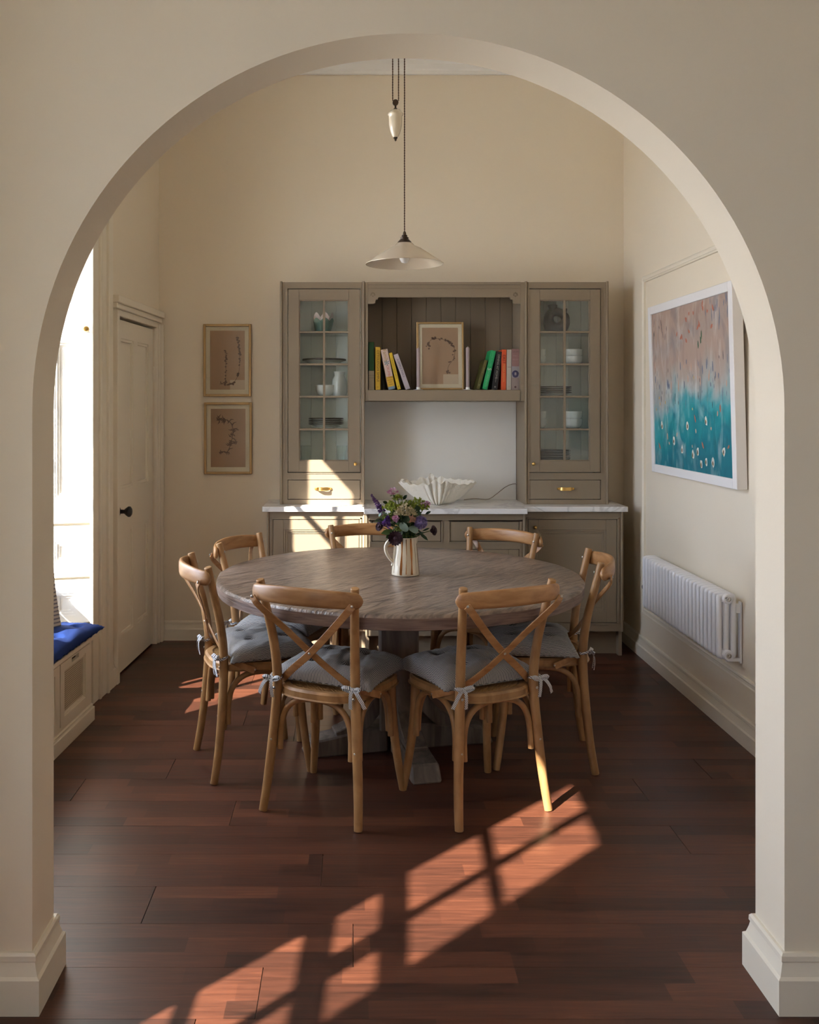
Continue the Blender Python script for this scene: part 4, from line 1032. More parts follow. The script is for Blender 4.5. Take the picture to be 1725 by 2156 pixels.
t_ = thing('radiator', 'white three-column radiator on the wall below the painting', 'radiator', (1.630, 4.117, 0.369))
RH, PIT, NS = 0.296, 0.0475, 23
sec = MB()
CX = [0.0135, 0.0455, 0.0775]
for x in CX: sec.tube([(x, PIT / 2, 0.02), (x, PIT / 2, RH - 0.02)], 0.0125, 10, cap=False)
for z, s in ((0.018, -1), (RH - 0.018, 1)):
    path = [(0.0135, PIT / 2, z - s * 0.022), (0.0137, PIT / 2, z - s * 0.006), (0.0150, PIT / 2, z + s * 0.002), (0.022, PIT / 2, z + s * 0.004), (0.0455, PIT / 2, z + s * 0.005), (0.069, PIT / 2, z + s * 0.004), (0.076, PIT / 2, z + s * 0.002), (0.0773, PIT / 2, z - s * 0.006), (0.0775, PIT / 2, z - s * 0.022)]
    sec.tube(path, [0.0125, 0.0128, 0.0132, 0.0135, 0.0135, 0.0135, 0.0132, 0.0128, 0.0125], 10)
    sec.tube([(0.022, PIT / 2, z - s * 0.010), (0.069, PIT / 2, z - s * 0.010)], 0.0125, 10)
    sec.tube([(0.0455, 0.0, z - s * 0.004), (0.0455, PIT, z - s * 0.004)], 0.0165, 12)
sme = sec.mesh('section', M['radw'], smooth=50)
for i in range(NS):
    o = put('section', sme, t_); o.location = (0, i * PIT, 0)
for z in (0.022, RH - 0.022):
    mb = MB(); mb.tube([(0.0455, -0.008, z), (0.0455, 0.012, z)], [0.0205, 0.0235], 20); mb.build('end_boss', M['radw'], t_, smooth=40)
    mb = MB(); mb.lathe([(0.012, 0), (0.012, 0.004), (0.0085, 0.004), (0.0075, 0.001), (0.004, 0.001), (0.004, 0.005), (0.0005, 0.005)], 18, fn=lambda x, y, zz: (0.0455 + x, -0.008 - zz, z + y)); mb.build('bleed_plug', M['chrome'], t_, smooth=40)
for yy in (0.032, 1.03):
    mb = MB()
    mb.box(0.108, 0.117, yy - 0.012, yy + 0.012, -0.020, 0.255); mb.box(0.085, 0.112, yy - 0.010, yy + 0.010, 0.205, 0.245); mb.box(0.050, 0.112, yy - 0.010, yy + 0.010, -0.012, 0.004)
    mb.build('wall_bracket', M['radw'], t_, bevel=0.002)
mb = MB(); mb.tube([(0.030, NS * PIT - 0.004, 0.11), (0.030, NS * PIT + 0.022, 0.11)], [0.024, 0.020], 14); mb.tube([(0.0455, NS * PIT - 0.004, 0.02), (0.030, NS * PIT + 0.012, 0.10)], 0.009, 8)
mb.build('valve_head', M['bronze'], t_, smooth=40)

# ------------------------------------------------------------------ window seat
t_ = thing('window_seat', 'cream panelled window seat with woven cane doors', 'bench', (0, 0, 0))
VB, UE, US, BZ = -0.085, 4.43, 2.99, 0.405
b = MB()
b.box(US, UE, VB + 0.02, 0.255, 0.005, BZ - 0.02, L); b.box(UE, 4.645, 0.004, 0.25, 0.0, BZ - 0.001, L)
b.build('carcass', M['trimp'], t_)
b = MB()
b.box(US, UE + 0.004, VB - 0.016, VB + 0.02, 0.0, 0.068, L); b.box(US, UE + 0.001, VB - 0.008, VB + 0.02, 0.068, 0.082, L)
b.build('plinth', M['trimp'], t_, bevel=0.003)
b = MB(); b.box(US, UE + 0.008, VB - 0.014, 0.258, BZ - 0.02, BZ, L); b.build('seat_board', M['trimp'], t_, bevel=0.003)
b = MB(); b.box(US, UE, VB, VB + 0.02, 0.082, 0.10, L); b.box(US, UE, VB, VB + 0.02, 0.378, BZ - 0.02, L)
for u in (4.40, ): b.box(u, UE, VB, VB + 0.02, 0.10, 0.378, L)
b.build('face_frame', M['trimp'], t_)
for i in range(4):
    a, e = 4.028 - i * 0.377, 4.397 - i * 0.377
    a = max(a, US)
    q = MB(); s0, s1 = a + 0.046, e - 0.055
    pz0, pz1 = 0.137, 0.344
    q.box(a + 0.002, s0, VB - 0.003, VB + 0.016, 0.102, 0.376, L); q.box(s1, e - 0.002, VB - 0.003, VB + 0.016, 0.102, 0.376, L)
    q.box(s0, s1, VB - 0.003, VB + 0.016, 0.102, pz0, L)
    um = (s0 + s1) / 2
    q.box(s0, um - 0.045, VB - 0.003, VB + 0.016, pz1, 0.376, L); q.box(um + 0.045, s1, VB - 0.003, VB + 0.016, pz1, 0.376, L)
    q.box(um - 0.045, um + 0.045, VB - 0.003, VB + 0.016, pz1, pz1 + 0.006, L); q.box(um - 0.045, um + 0.045, VB - 0.003, VB + 0.016, pz1 + 0.026, 0.376, L)
    for k in range(6):
        aa, ab = pi / 2 * k / 6, pi / 2 * (k + 1) / 6
    d = q.build('door', M['trimp'], t_)
    q = MB()
    for c_ in range(2):
        o_ = c_ * 0.007
        q.box(s0 + o_, s0 + o_ + 0.007, VB + 0.001 + c_ * 0.003, VB + 0.014, pz0, pz1, L); q.box(s1 - o_ - 0.007, s1 - o_, VB + 0.001 + c_ * 0.003, VB + 0.014, pz0, pz1, L)
        q.box(s0, s1, VB + 0.0011 + c_ * 0.003, VB + 0.014, pz0 + o_, pz0 + o_ + 0.007, L); q.box(s0, s1, VB + 0.0011 + c_ * 0.003, VB + 0.014, pz1 - o_ - 0.007, pz1 - o_, L)
    q.build('door_bead', M['trimp'], d)
    MB().box(s0, s1, VB + 0.0135, VB + 0.0155, pz0, 0.374, L).build('door_shade_board', M['dark'], d)  # dark board stands in for the shade behind the cane
    if i < 2:
        w_ = MB(); st = 0.0092
        u = s0 + 0.012
        while u < s1 - 0.012: w_.box(u - 0.0017, u + 0.0017, VB + 0.0085, VB + 0.0095, pz0, pz1, L); u += st
        z = pz0 + 0.012
        while z < pz1 - 0.01: w_.box(s0, s1, VB + 0.0072, VB + 0.0084, z - 0.0024, z + 0.0024, L); z += st
        cp_ = w_.build('cane_panel', M['canepaint'], d); cp_['kind'] = 'stuff'

def tufted(name, w, d, h, tufts, nu=44, nv=44, depth=0.5, pinch=0.5, corner=0.06, seed=1, wrinkle=0.004, crease=True):
    """closed pillow surface: top bulges between the tufts, seam around the edge"""
    rnd = random.Random(seed); ph = [rnd.uniform(0, 6.28) for _ in range(8)]
    mb = MB()
    def edge(u, v):
        # pull the sides in a little so that the corners stand out as points
        x = u * (1 - corner * (1 - v ** 2) ** 1.0 * abs(u) ** 3); y = v * (1 - corner * (1 - u ** 2) * abs(v) ** 3)
        return x * w / 2, y * d / 2
    def height(u, v):
        s = (max(0.0, 1 - abs(u) ** 3.2) * max(0.0, 1 - abs(v) ** 3.2)) ** 0.5
        return s
    def f(sgn):
        def g(a, b_):
            u, v = a * 2 - 1, b_ * 2 - 1
            x, y = edge(u, v); s = height(u, v); z = h * s
            dip = 0
            for tx, ty in tufts:
                r = sqrt((x - tx) ** 2 + (y - ty) ** 2); dip = max(dip, math.exp(-(r / 0.030) ** 2) * 0.95, math.exp(-(r / 0.075) ** 1.5) * 0.45)
            if crease:
                for tx, ty in tufts:
                    for dd, sp_ in ((abs(x - tx), abs(y - ty)), (abs(y - ty), abs(x - tx))):
                        dip = max(dip, math.exp(-(dd / 0.011) ** 2) * 0.30 * math.exp(-(sp_ / 0.11) ** 2))
            wr = wrinkle * s * (sin(34 * u + 9 * v + ph[0]) * 0.35 + sin(21 * v - 11 * u + ph[1]) * 0.4 + sin(15 * u * v + 18 * u + ph[2]) * 0.5)
            er = (1 - s) * 0.004 * sin(50 * (u + v) + ph[3])
            if sgn > 0: z = z * (1 - depth * dip) + wr + er * (1 - abs(s))
            else: z = -z * 0.18
            return (x, y, z)
        return g
    mb.grid(nu, nv, f(1)); mb.grid(nu, nv, f(-1))
    # cloth coordinates: true length over the bulge from side to side
    arc = [0.0]
    for i in range(1, nu):
        u0, u1 = (i - 1) / (nu - 1) * 2 - 1, i / (nu - 1) * 2 - 1
        arc.append(arc[-1] + sqrt((edge(u1, 0)[0] - edge(u0, 0)[0]) ** 2 + (h * 0.8 * (height(u1, 0) - height(u0, 0))) ** 2))
    mb.uv = [(arc[k % nu], mb.v[k][1]) for k in range(len(mb.v))]
    return mb
# blue seat cushion
ub, ue = 3.34, 4.54; cw, cd = ue - ub, 0.34
tb = tufted('blue', cw, cd, 0.074, [(x, y) for x in [cw / 2 - 0.16 - 0.235 * i for i in range(5)] for y in (-0.085, 0.085)], 130, 40, depth=0.72, corner=0.035, wrinkle=0.004)
me = tb.mesh('seat_pad', M['blue'], smooth=80)
cb = put('bench_cushion', me); p0 = L((ub + ue) / 2, 0.055, BZ + 0.0145); cb.location = p0; cb.rotation_euler = (0, 0, pi / 2 - math.atan(0.06))
tag(cb, 'royal blue tufted cushion on the window seat', 'cushion')
# striped knitted pillow standing on the cushion
pl = tufted('pillow', 0.40, 0.40, 0.075, [], 36, 36, corner=0.06, wrinkle=0.004)
pl.v = [(x, z, y + 0.2) if True else None for x, y, z in pl.v]
po = pl.build('knitted_pillow', M['knit'], smooth=80); po.rotation_euler = (radians(-9), 0, radians(62)); po.location = (-1.435, 4.120, 0.458)
tag(po, 'grey and cream striped knitted pillow leaning in the window recess', 'pillow')

# ------------------------------------------------------------------ table
TX, TY, TR, TH = 0.207, 4.085, 0.80, 0.76
t_ = thing('round_table', 'large round table of aged grey-brown oak with a heavy cross base', 'table', (TX, TY, 0))
n_ = 160
def wob(a): return 1 + 0.004 * sin(3 * a + 1) + 0.003 * sin(7 * a) + 0.0015 * sin(23 * a) + 0.001 * sin(41 * a + 2)
tp = MB()
prof = [(0.0001, TH), (TR - 0.12, TH), (TR - 0.014, TH - 0.001), (TR - 0.004, TH - 0.006), (TR, TH - 0.014)]
tp.lathe(prof, n_, fn=lambda x, y, z: (x * wob(atan2(y, x)), y * wob(atan2(y, x)), z), cap=False)
tp.build('tabletop', M['tablew'], t_, smooth=40)
te = MB(); te.lathe([(TR, TH - 0.014), (TR - 0.001, TH - 0.035), (TR - 0.003, TH - 0.056), (TR - 0.012, TH - 0.060), (0.0001, TH - 0.060)], n_, fn=lambda x, y, z: (x * wob(atan2(y, x)), y * wob(atan2(y, x)), z), cap=False)
te.build('table_edge', M['tablee'], t_, smooth=40)
b = MB(); b.box(-0.085, 0.085, -0.085, 0.085, 0.09, TH - 0.06); b.build('column', M['tableb'], t_, bevel=0.008)
ANG = radians(13)
for k in range(4):
    a = ANG + k * pi / 2 - pi / 2
    X = Matrix.Rotation(a, 4, 'Z')
    q = MB()
    # sledge foot: low block, sloped top towards its end
    q.add([(0.06, -0.052, 0.0), (0.425, -0.062, 0.0), (0.425, 0.062, 0.0), (0.06, 0.052, 0.0), (0.06, -0.052, 0.115), (0.395, -0.058, 0.068), (0.395, 0.058, 0.068), (0.06, 0.052, 0.115)], [(3, 2, 1, 0), (4, 5, 6, 7), (0, 1, 5, 4), (1, 2, 6, 5), (2, 3, 7, 6), (3, 0, 4, 7)])
    q.build('foot', M['tableb'], t_, bevel=0.007, xf=X)
    q = MB()
    # curved brace rising from the foot to the column and on to the top
    def arc(c, r0, a0, a1, n=14): return [(c[0] + r0 * cos(a0 + (a1 - a0) * i / n), c[1] + r0 * sin(a0 + (a1 - a0) * i / n)) for i in range(n + 1)]
    outer = arc((0.36, 0.36), 0.27, pi * 1.5 - 0.25, pi * 1.0); inner = arc((0.36, 0.36), 0.33, pi * 1.0, pi * 1.5 - 0.25)
    q.slab([(x, z) for x, z in outer + inner], -0.045, 0.045)
    q.build('brace', M['tableb'], t_, bevel=0.004, xf=X)
    q = MB(); q.add([(0.08, -0.045, TH - 0.061), (0.46, -0.045, TH - 0.061), (0.46, 0.045, TH - 0.061), (0.08, 0.045, TH - 0.061), (0.08, -0.045, TH - 0.15), (0.40, -0.045, TH - 0.10), (0.40, 0.045, TH - 0.10), (0.08, 0.045, TH - 0.15)], [(0, 1, 2, 3), (7, 6, 5, 4), (0, 4, 5, 1), (1, 5, 6, 2), (2, 6, 7, 3), (3, 7, 4, 0)])
    q.build('top_bearer', M['tableb'], t_, bevel=0.004, xf=X)

# ------------------------------------------------------------------ chairs
def make_chair():
    t_ = empty('dining_chair')
    SZ = 0.462
    # rear legs run up into the back posts
    for s in (-1, 1):
        P = spline([(s * 0.196, -0.200, 0.0), (s * 0.186, -0.180, 0.12), (s * 0.174, -0.164, 0.27), (s * 0.163, -0.154, 0.42), (s * 0.162, -0.155, 0.52), (s * 0.168, -0.170, 0.63), (s * 0.181, -0.198, 0.75), (s * 0.194, -0.224, 0.862)], 5)
        k = len(P); rs = [0.0155 + 0.003 * sin(pi * min(1, i / k * 1.15)) for i in range(k)]
        MB().tube(P, rs, 12).build('rear_leg', M['chair'], t_, smooth=50, bevel=0.002)
        P = spline([(s * 0.199, 0.200, 0.0), (s * 0.186, 0.186, 0.10), (s * 0.174, 0.172, 0.22), (s * 0.168, 0.162, 0.33), (s * 0.166, 0.158, 0.44)], 5)
        MB().tube(P, [0.0145 + 0.0035 * min(1, i / 12) for i in range(len(P))], 12).build('front_leg', M['chair'], t_, smooth=50, bevel=0.002)
    # seat ring
    def outline(k, n, inset=0.0):
        a = 2 * pi * k / n; ca, sa = cos(a), sin(a)
        p = 0.62
        x = (abs(ca) ** p) * (1 if ca > 0 else -1); y = (abs(sa) ** p) * (1 if sa > 0 else -1)
        yy = y * (0.208 - inset) + 0.018; ww = 0.192 + 0.026 * (yy / 0.2)
        return (x * (ww - inset), yy)
    n = 64; mb = MB(); vs = []; ringp = [(0.0, SZ - 0.026), (-0.006, SZ - 0.030), (0.034, SZ - 0.030), (0.036, SZ - 0.004), (0.030, SZ + 0.002), (0.008, SZ + 0.002), (0.0, SZ - 0.006)]
    for k in range(n):
        for ins, z in ringp: x, y = outline(k, n, ins); vs.append((x, y, z))
    m_ = len(ringp); fs = [(k * m_ + j, ((k + 1) % n) * m_ + j, ((k + 1) % n) * m_ + (j + 1) % m_, k * m_ + (j + 1) % m_) for k in range(n) for j in range(m_)]
    mb.add(vs, fs); mb.build('seat_frame', M['chair'], t_, smooth=35)
    # cane weave
    mb = MB(); q = 0.0112
    def xspan(y):
        v = max(-1, min(1, (y - 0.018) / 0.186)); ww = 0.192 + 0.026 * (y / 0.2)
        return (ww - 0.022) * max(0.0, 1 - abs(v) ** (2 / 0.62)) ** (0.62 / 2)
    def yspan(x):
        return 0.186 * max(0.0, 1 - min(1, abs(x) / 0.182) ** (2 / 0.62)) ** (0.62 / 2)
    y = -0.16
    while y < 0.19:
        w_ = xspan(y)
        if w_ > 0.03:
            for o_ in (-0.0018, 0.0018): mb.box(-w_, w_, y + o_ - 0.0011, y + o_ + 0.0011, SZ - 0.007, SZ - 0.0055)
        y += q
    x = -0.17
    while x < 0.175:
        h_ = yspan(x)
        for o_ in (-0.0018, 0.0018): mb.box(x + o_ - 0.0011, x + o_ + 0.0011, 0.018 - h_, 0.018 + h_, SZ - 0.0056, SZ - 0.0041)
        x += q
    for s in (-1, 1):
        c_ = -0.34
        while c_ < 0.36:
            pts = [(x_, s * x_ + c_) for x_ in [i * 0.004 - 0.18 for i in range(91)] if abs(x_) < xspan(max(-0.168, min(0.204, s * x_ + c_))) and -0.165 < s * x_ + c_ < 0.20]
            if len(pts) > 3: mb.ribbon([(pts[0][0], pts[0][1], SZ - 0.0035), (pts[-1][0], pts[-1][1], SZ - 0.0035)], (0, 0, 1), 0.003, 0.0012)
            c_ += q * 1.414
    o = mb.build('cane_seat', M['cane'], t_)
    o['kind'] = 'stuff'
    # bent arches under the seat
    def arch(a, b_, inward, zlow, ztop):
        A, B = Vector((a[0], a[1], 0)), Vector((b_[0], b_[1], 0)); pts = []
        for i in range(25):
            an = pi * i / 24; s_ = 0.5 - 0.5 * (abs(cos(an)) ** 0.75) * (1 if cos(an) > 0 else -1)
            z = zlow + (ztop - zlow) * (sin(an) ** 0.55)
            q_ = A.lerp(B, s_) + Vector(inward) * (sin(an) ** 0.5); pts.append((q_.x, q_.y, z))
        m2 = MB(); m2.tube(pts, 0.0115, 10); m2.build('brace_arch', M['chair'], t_, smooth=50)
    arch((-0.147, -0.158), (0.147, -0.158), (0, 0.012, 0), 0.225, 0.422)
    arch((-0.150, 0.168), (0.150, 0.168), (0, -0.012, 0), 0.235, 0.422)
    for s in (-1, 1): arch((s * 0.172, -0.138), (s * 0.170, 0.145), (-s * 0.004, 0, 0), 0.225, 0.422)
    # bowed top rail behind the posts
    mb = MB(); N = 33; vs = []
    for i in range(N):
        t = sin((i / (N - 1) - 0.5) * pi); x = t * 0.222; y = -0.293 + 0.062 * abs(t) ** 2.0 + 0.012 * abs(t) ** 9
        e_ = max(0.0, 1 - ((abs(t) - 0.91) / 0.09) ** 2) if abs(t) > 0.91 else 1.0
        hh = (0.033 - 0.004 * t * t) * sqrt(max(0.03, e_)); th = 0.0105 * (0.6 + 0.4 * sqrt(e_))
        zc = 0.818 + 0.010 * (1 - t * t)
        dn = Vector((-(0.124 * t + 0.108 * abs(t) ** 8 * (1 if t > 0 else -1)), 0.224, 0)).normalized() if True else None
        for k in range(12):
            a = 2 * pi * k / 12; ca, sa = cos(a), sin(a)
            oy = th * (abs(ca) ** 0.6) * (1 if ca > 0 else -1); oz = hh * (abs(sa) ** 0.7) * (1 if sa > 0 else -1)
            vs.append((x + dn.x * oy, y + dn.y * oy, zc + oz + 0.0))
    fs = [(i * 12 + k, i * 12 + (k + 1) % 12, i * 12 + 12 + (k + 1) % 12, i * 12 + 12 + k) for i in range(N - 1) for k in range(12)] + [tuple(range(11, -1, -1)), tuple((N - 1) * 12 + k for k in range(12))]
    mb.add(vs, fs); mb.build('top_rail', M['rail'], t_, smooth=60)
    # crossed straps
    for s in (-1, 1):
        oy = 0.0035 * s
        P = spline([(-s * 0.203, -0.262, 0.806), (-s * 0.176, -0.262, 0.775), (-s * 0.09, -0.222 + oy, 0.690), (0, -0.192 + oy, 0.604), (s * 0.085, -0.168 + oy, 0.533), (s * 0.146, -0.133, 0.482), (s * 0.190, -0.085, 0.458), (s * 0.2075, -0.035, 0.438)], 5)
        k = len(P); nr = []
        for i in range(k):
            f_ = max(0.0, (i / (k - 1) - 0.55) / 0.45); f_ = f_ * f_ * (3 - 2 * f_)
            nr.append(Vector((s * f_, -(1 - f_) - 0.15, -0.25 * (1 - f_))))
        mb = MB(); mb.ribbon(P, nr, 0.027, 0.0062); mb.build('back_strap', M['rail'], t_, bevel=0.0015)
    # screws
    def screw(p, d):
        d = Vector(d).normalized(); mb = MB(); p = Vector(p); mb.tube([p, p + d * 0.0018, p + d * 0.003], [0.0055, 0.005, 0.002], 8); mb.build('screw', M['steel'], t_, smooth=60)
    for s in (-1, 1):
        screw((s * 0.203, -0.266, 0.806), (0, -1, 0)); screw((s * 0.190, -0.196, 0.823), (0, 1, 0)); screw((s * 0.2075, -0.036, 0.442), (s, -0.3, 0))
        screw((s * 0.164, -0.172, 0.452), (0, -1, 0)); screw((s * 0.173, -0.180, 0.262), (0, -1, 0))
    screw((0, -0.2005, 0.604), (0, -1, -0.3))
    return t_

CTUFT = [(-0.075, -0.075), (0.075, -0.075), (-0.075, 0.075), (0.075, 0.075)]
def make_cushion():
    t_ = empty('seat_cushion')
    cu = tufted('pad', 0.43, 0.385, 0.084, CTUFT, 52, 52, depth=0.68, corner=0.09, wrinkle=0.0035, seed=4)
    cu.v = [(x, y + 0.043, z) for x, y, z in cu.v]
    cu.build('pad', M['tick'], t_, smooth=80, uvf=True)
    # ties knotted round the back posts
    for s in (-1, 1):
        m_ = MB(); px, py, pz = s * 0.163, -0.170, 0.012
        ring = [(px + 0.0205 * cos(a), py + 0.0205 * sin(a), pz + 0.004 * sin(2 * a)) for a in [2 * pi * i / 16 for i in range(17)]]
        m_.ribbon(ring, [(cos(2 * pi * i / 16), sin(2 * pi * i / 16), 0) for i in range(17)], 0.009, 0.0025)
        kx, ky = px + s * 0.004, py - 0.023
        m_.ball((kx, ky, pz), 0.009, 8, 6)
        for dx, dz, w_ in ((0.050, -0.058, 0.014), (-0.006, -0.066, 0.013)):
            pts = bez((kx, ky, pz), (kx + s * dx * 0.4, ky - 0.02, pz + 0.008), (kx + s * dx * 0.8, ky - 0.018, pz + dz * 0.5), (kx + s * dx, ky - 0.010, pz + dz), 8)
            m_.ribbon(pts, [(0.1 * (i % 2), -1, 0.5) for i in range(9)], [0.006] + [w_] * 8, 0.0015)
        for dx, w_ in ((-0.046, 0.015), (0.040, 0.013)):
            pts = bez((kx, ky, pz), (kx + s * dx * 0.6, ky - 0.020, pz + 0.022), (kx + s * dx * 1.35, ky - 0.012, pz + 0.004), (kx + s * dx * 0.1, ky - 0.006, pz - 0.004), 10)
            m_.ribbon(pts, [(0, -0.6, 1)] * 11, w_, 0.0015)
        m_.ribbon([(s * 0.145, -0.150, 0.006), (px + s * 0.0, py + 0.0205, pz)], (0, 0, 1), 0.009, 0.0015)
        m_.build('tie', M['tie'], t_, smooth=60, uvf=lambda p: (p[0] * 0.8 + p[2] * 0.6 + 0.5, p[1]))
    return t_

chair0 = make_chair(); cush0 = make_cushion()
spots = [   # x, y, heading from +y towards +x (degrees), description
    (-0.064, 3.529, 26, 'bentwood cross-back chair in front with its back to us, nearer the window seat', True),
    (0.4685, 3.530, -26, 'bentwood cross-back chair in front with sunlit legs', True),
    (-0.422, 3.925, 70.5, 'bentwood cross-back chair beside the window seat seen from its side', True),
    (0.820, 3.990, -83, 'bentwood cross-back chair beside the radiator seen from its side', True),
    (-0.335, 4.405, 113, 'bentwood cross-back chair across the table in front of the gilt-framed pictures', True),
    (0.112, 4.770, 172, 'bentwood cross-back chair across the table behind the flower jug', True),
    (0.640, 4.588, -142, 'bentwood cross-back chair across the table in front of the middle drawers', True),
]
cdesc = ['striped ticking cushion on the front chair nearer the window seat', 'striped ticking cushion on the front chair with sunlit legs', 'striped ticking cushion on the chair beside the window seat', 'striped ticking cushion on the chair beside the radiator', 'striped ticking cushion on the far chair below the gilt-framed pictures', 'striped ticking cushion on the far chair behind the flower jug', 'striped ticking cushion on the far chair facing the middle drawers']
for i, (x, y, hd, lab, cu) in enumerate(spots):
    ch = chair0 if i == 0 else copy_tree(chair0)
    ch.location = (x, y, 0); ch.rotation_euler = (0, 0, -radians(hd)); tag(ch, lab, 'chair', 'cross-back chairs around the round table')
    cs = cush0 if i == 0 else copy_tree(cush0)
    cs.location = (x, y, 0.4645 + 0.0128); cs.rotation_euler = (0, 0, -radians(hd))
    f_ = Vector((sin(radians(hd)), cos(radians(hd)), 0)); cs.location += f_ * 0.012
    tag(cs, cdesc[i], 'cushion', 'striped seat cushions')

# ------------------------------------------------------------------ pendant lamp
PX, PY = 0.2355, 4.10
t_ = thing('pendant_lamp', 'cream rise-and-fall pendant lamp over the table', 'lamp', (PX, PY, 0))
def zy(py): return 1.5 + (855 - py) * PY / 1950
zr, zt = 2.128, 2.222
sh = MB()
sh.lathe([(0.172, zr), (0.173, zr + 0.002), (0.13, zr + 0.031), (0.075, zr + 0.068), (0.045, zt - 0.012), (0.036, zt - 0.002), (0.030, zt)], 48, cap=False)
sh.lathe([(0.1705, zr + 0.0005), (0.128, zr + 0.028), (0.073, zr + 0.064), (0.043, zt - 0.016), (0.030, zt - 0.004)], 48, cap=False)
sh.build('shade', M['shade'], t_, smooth=60)
MB().lathe([(0.032, zt - 0.001), (0.031, zt + 0.004), (0.023, zt + 0.012), (0.022, zt + 0.014), (0.018, zt + 0.016), (0.018, zt + 0.024), (0.013, zt + 0.026), (0.012, zt + 0.034), (0.007, zt + 0.038), (0.0075, zt + 0.044), (0.003, zt + 0.052)], 24).build('shade_cap', M['bronze'], t_, smooth=40)
MB().lathe([(0.001, zr + 0.004), (0.014, zr + 0.008), (0.022, zr + 0.022), (0.022, zr + 0.034), (0.016, zr + 0.048), (0.013, zr + 0.072), (0.001, zr + 0.074)], 20).build('bulb', M['bulb'], t_, smooth=60)
def flex(name, x, z0, z1, dx=0.0):
    m_ = MB()
    n = int((z1 - z0) / 0.0035)
    for ph in (0, pi):
        m_.tube([(x + dx * i / n + 0.0013 * cos(i * 0.95 + ph), 0.0013 * sin(i * 0.95 + ph), z0 + (z1 - z0) * i / n) for i in range(n + 1)], 0.0018, 5)
    return m_.build(name, M['flex'], t_, smooth=60)
flex('lamp_flex', 0.0, zt + 0.05, H - 0.05)
wx = (833 - 740) * PY / 1950 - PX
flex('pulley_flex', wx - 0.0125, zy(212), H - 0.05); flex('pulley_flex', wx + 0.0135, zy(212), H - 0.05)
w0, w1 = zy(290), zy(231)
MB().lathe([(0.001, w0), (0.008, w0 + 0.001), (0.015, w0 + 0.008), (0.023, w0 + 0.030), (0.0285, w0 + 0.055), (0.030, w0 + 0.085), (0.0305, w0 + 0.097), (0.034, w0 + 0.100), (0.034, w0 + 0.106), (0.028, w0 + 0.112), (0.020, w1 - 0.003), (0.010, w1), (0.001, w1)], 32, c=(wx, 0, 0)).build('counterweight', M['creamcer'], t_, smooth=50)
MB().lathe([(0.0005, w0 - 0.017), (0.004, w0 - 0.012), (0.006, w0 - 0.008), (0.004, w0 - 0.005), (0.009, w0 - 0.003), (0.009, w0 + 0.002), (0.001, w0 + 0.002)], 14, c=(wx, 0, 0)).build('finial', M['bronze'], t_, smooth=50)
m_ = MB(); m_.lathe([(0.011, w1 - 0.001), (0.009, w1 + 0.004), (0.004, w1 + 0.008), (0.004, w1 + 0.026)], 14, c=(wx, 0, 0)); m_.lathe([(0.013, -0.006), (0.013, 0.006)], 20, fn=lambda x, y, z: (wx + x, z, zy(216) + y)); m_.build('pulley', M['bronze'], t_, smooth=40)
MB().lathe([(0.055, H - 0.001), (0.055, H - 0.012), (0.040, H - 0.045), (0.010, H - 0.055), (0.001, H - 0.055)], 24).build('ceiling_rose', M['bronze'], t_, smooth=40)

# ------------------------------------------------------------------ clam shell and its cord on the worktop
SXc, SY, SZ0 = (923 - 740) * 5.62 / 1950, 5.63, 0.9005
sh = MB()
def shell(u, v):
    a = u * pi                       # around the front rim, one end to the other
    t = v                            # 0 = foot, 1 = rim
    xx = -cos(a)
    fl = sin(a)
    rib = abs(sin(a * 18.0 + 0.9)) ** 0.7
    central = math.exp(-((a - pi * 0.47) / 0.42) ** 4)
    W_, D_, H_ = 0.238, 0.125, 0.135
    wv = 0.016 * sin(a * 5.0 + 0.4) * central * (0.4 + 0.6 * t)
    rr = 0.22 + 0.78 * t ** 0.62
    x = xx * W_ * (0.22 + 0.78 * t ** 0.72); y = -(fl * D_ * rr) * (0.65 + 0.35 * t) - rib * 0.024 * central * (1.1 - 0.35 * t) - 0.012 * central
    z = H_ * t ** 1.15 * (1.0 - 0.04 * cos(2 * a)) + (0.010 * sin(18 * a + 1) * central + 0.009 * sin(5 * a) + 0.004 * sin(23 * a)) * t ** 3
    return (x, y + 0.035, z)
def shell_b(u, v):
    x, y, z = shell(u, v); y = -(y - 0.035) * 0.75 + 0.035
    return (x * 0.98, y, z + 0.016 * v ** 2 * (0.4 + abs(sin(u * pi * 3.2 + 0.6))) * sin(u * pi))
def inner(f):
    def g(u, v):
        x, y, z = f(u, v); return (x * 0.93, (y - 0.035) * 0.88 + 0.035, z * (1.0 if v > 0.97 else 0.98) + 0.010 * (1 - v))
    return g
sh.grid(120, 24, shell); sh.grid(80, 16, shell_b); sh.grid(80, 12, inner(shell)); sh.grid(80, 12, inner(shell_b))
for f1, f2 in ((shell, inner(shell)), (shell_b, inner(shell_b))): sh.grid(80, 2, lambda u, v, f1=f1, f2=f2: f1(u, 1) if v < 0.5 else f2(u, 1))
so = sh.build('clam_shell', M['shell'], smooth=70); so.location = (SXc, SY, SZ0); tag(so, 'large white ruffled clam shell on the marble worktop', 'shell')
cd = MB(); cp = [((px - 740) * yy / 1950, yy, max(0.905, 1.5 - (py - 855) * yy / 1950)) for px, py, yy in ((978, 1052, 5.72), (1000, 1050, 5.78), (1028, 1051, 5.82), (1046, 1040, 5.86), (1064, 1026, 5.90), (1080, 1019, 5.915), (1096, 1019, 5.925))]
cd.tube(spline(cp, 8), 0.0030, 8); tag(cd.build('braided_cord', stripe_mat('cord_braid', (0.50, 0.44, 0.36), (0.16, 0.12, 0.09), 0.009, 'X', 0.55), smooth=60), 'thin braided cord curling from the shell up the splashback', 'cord')

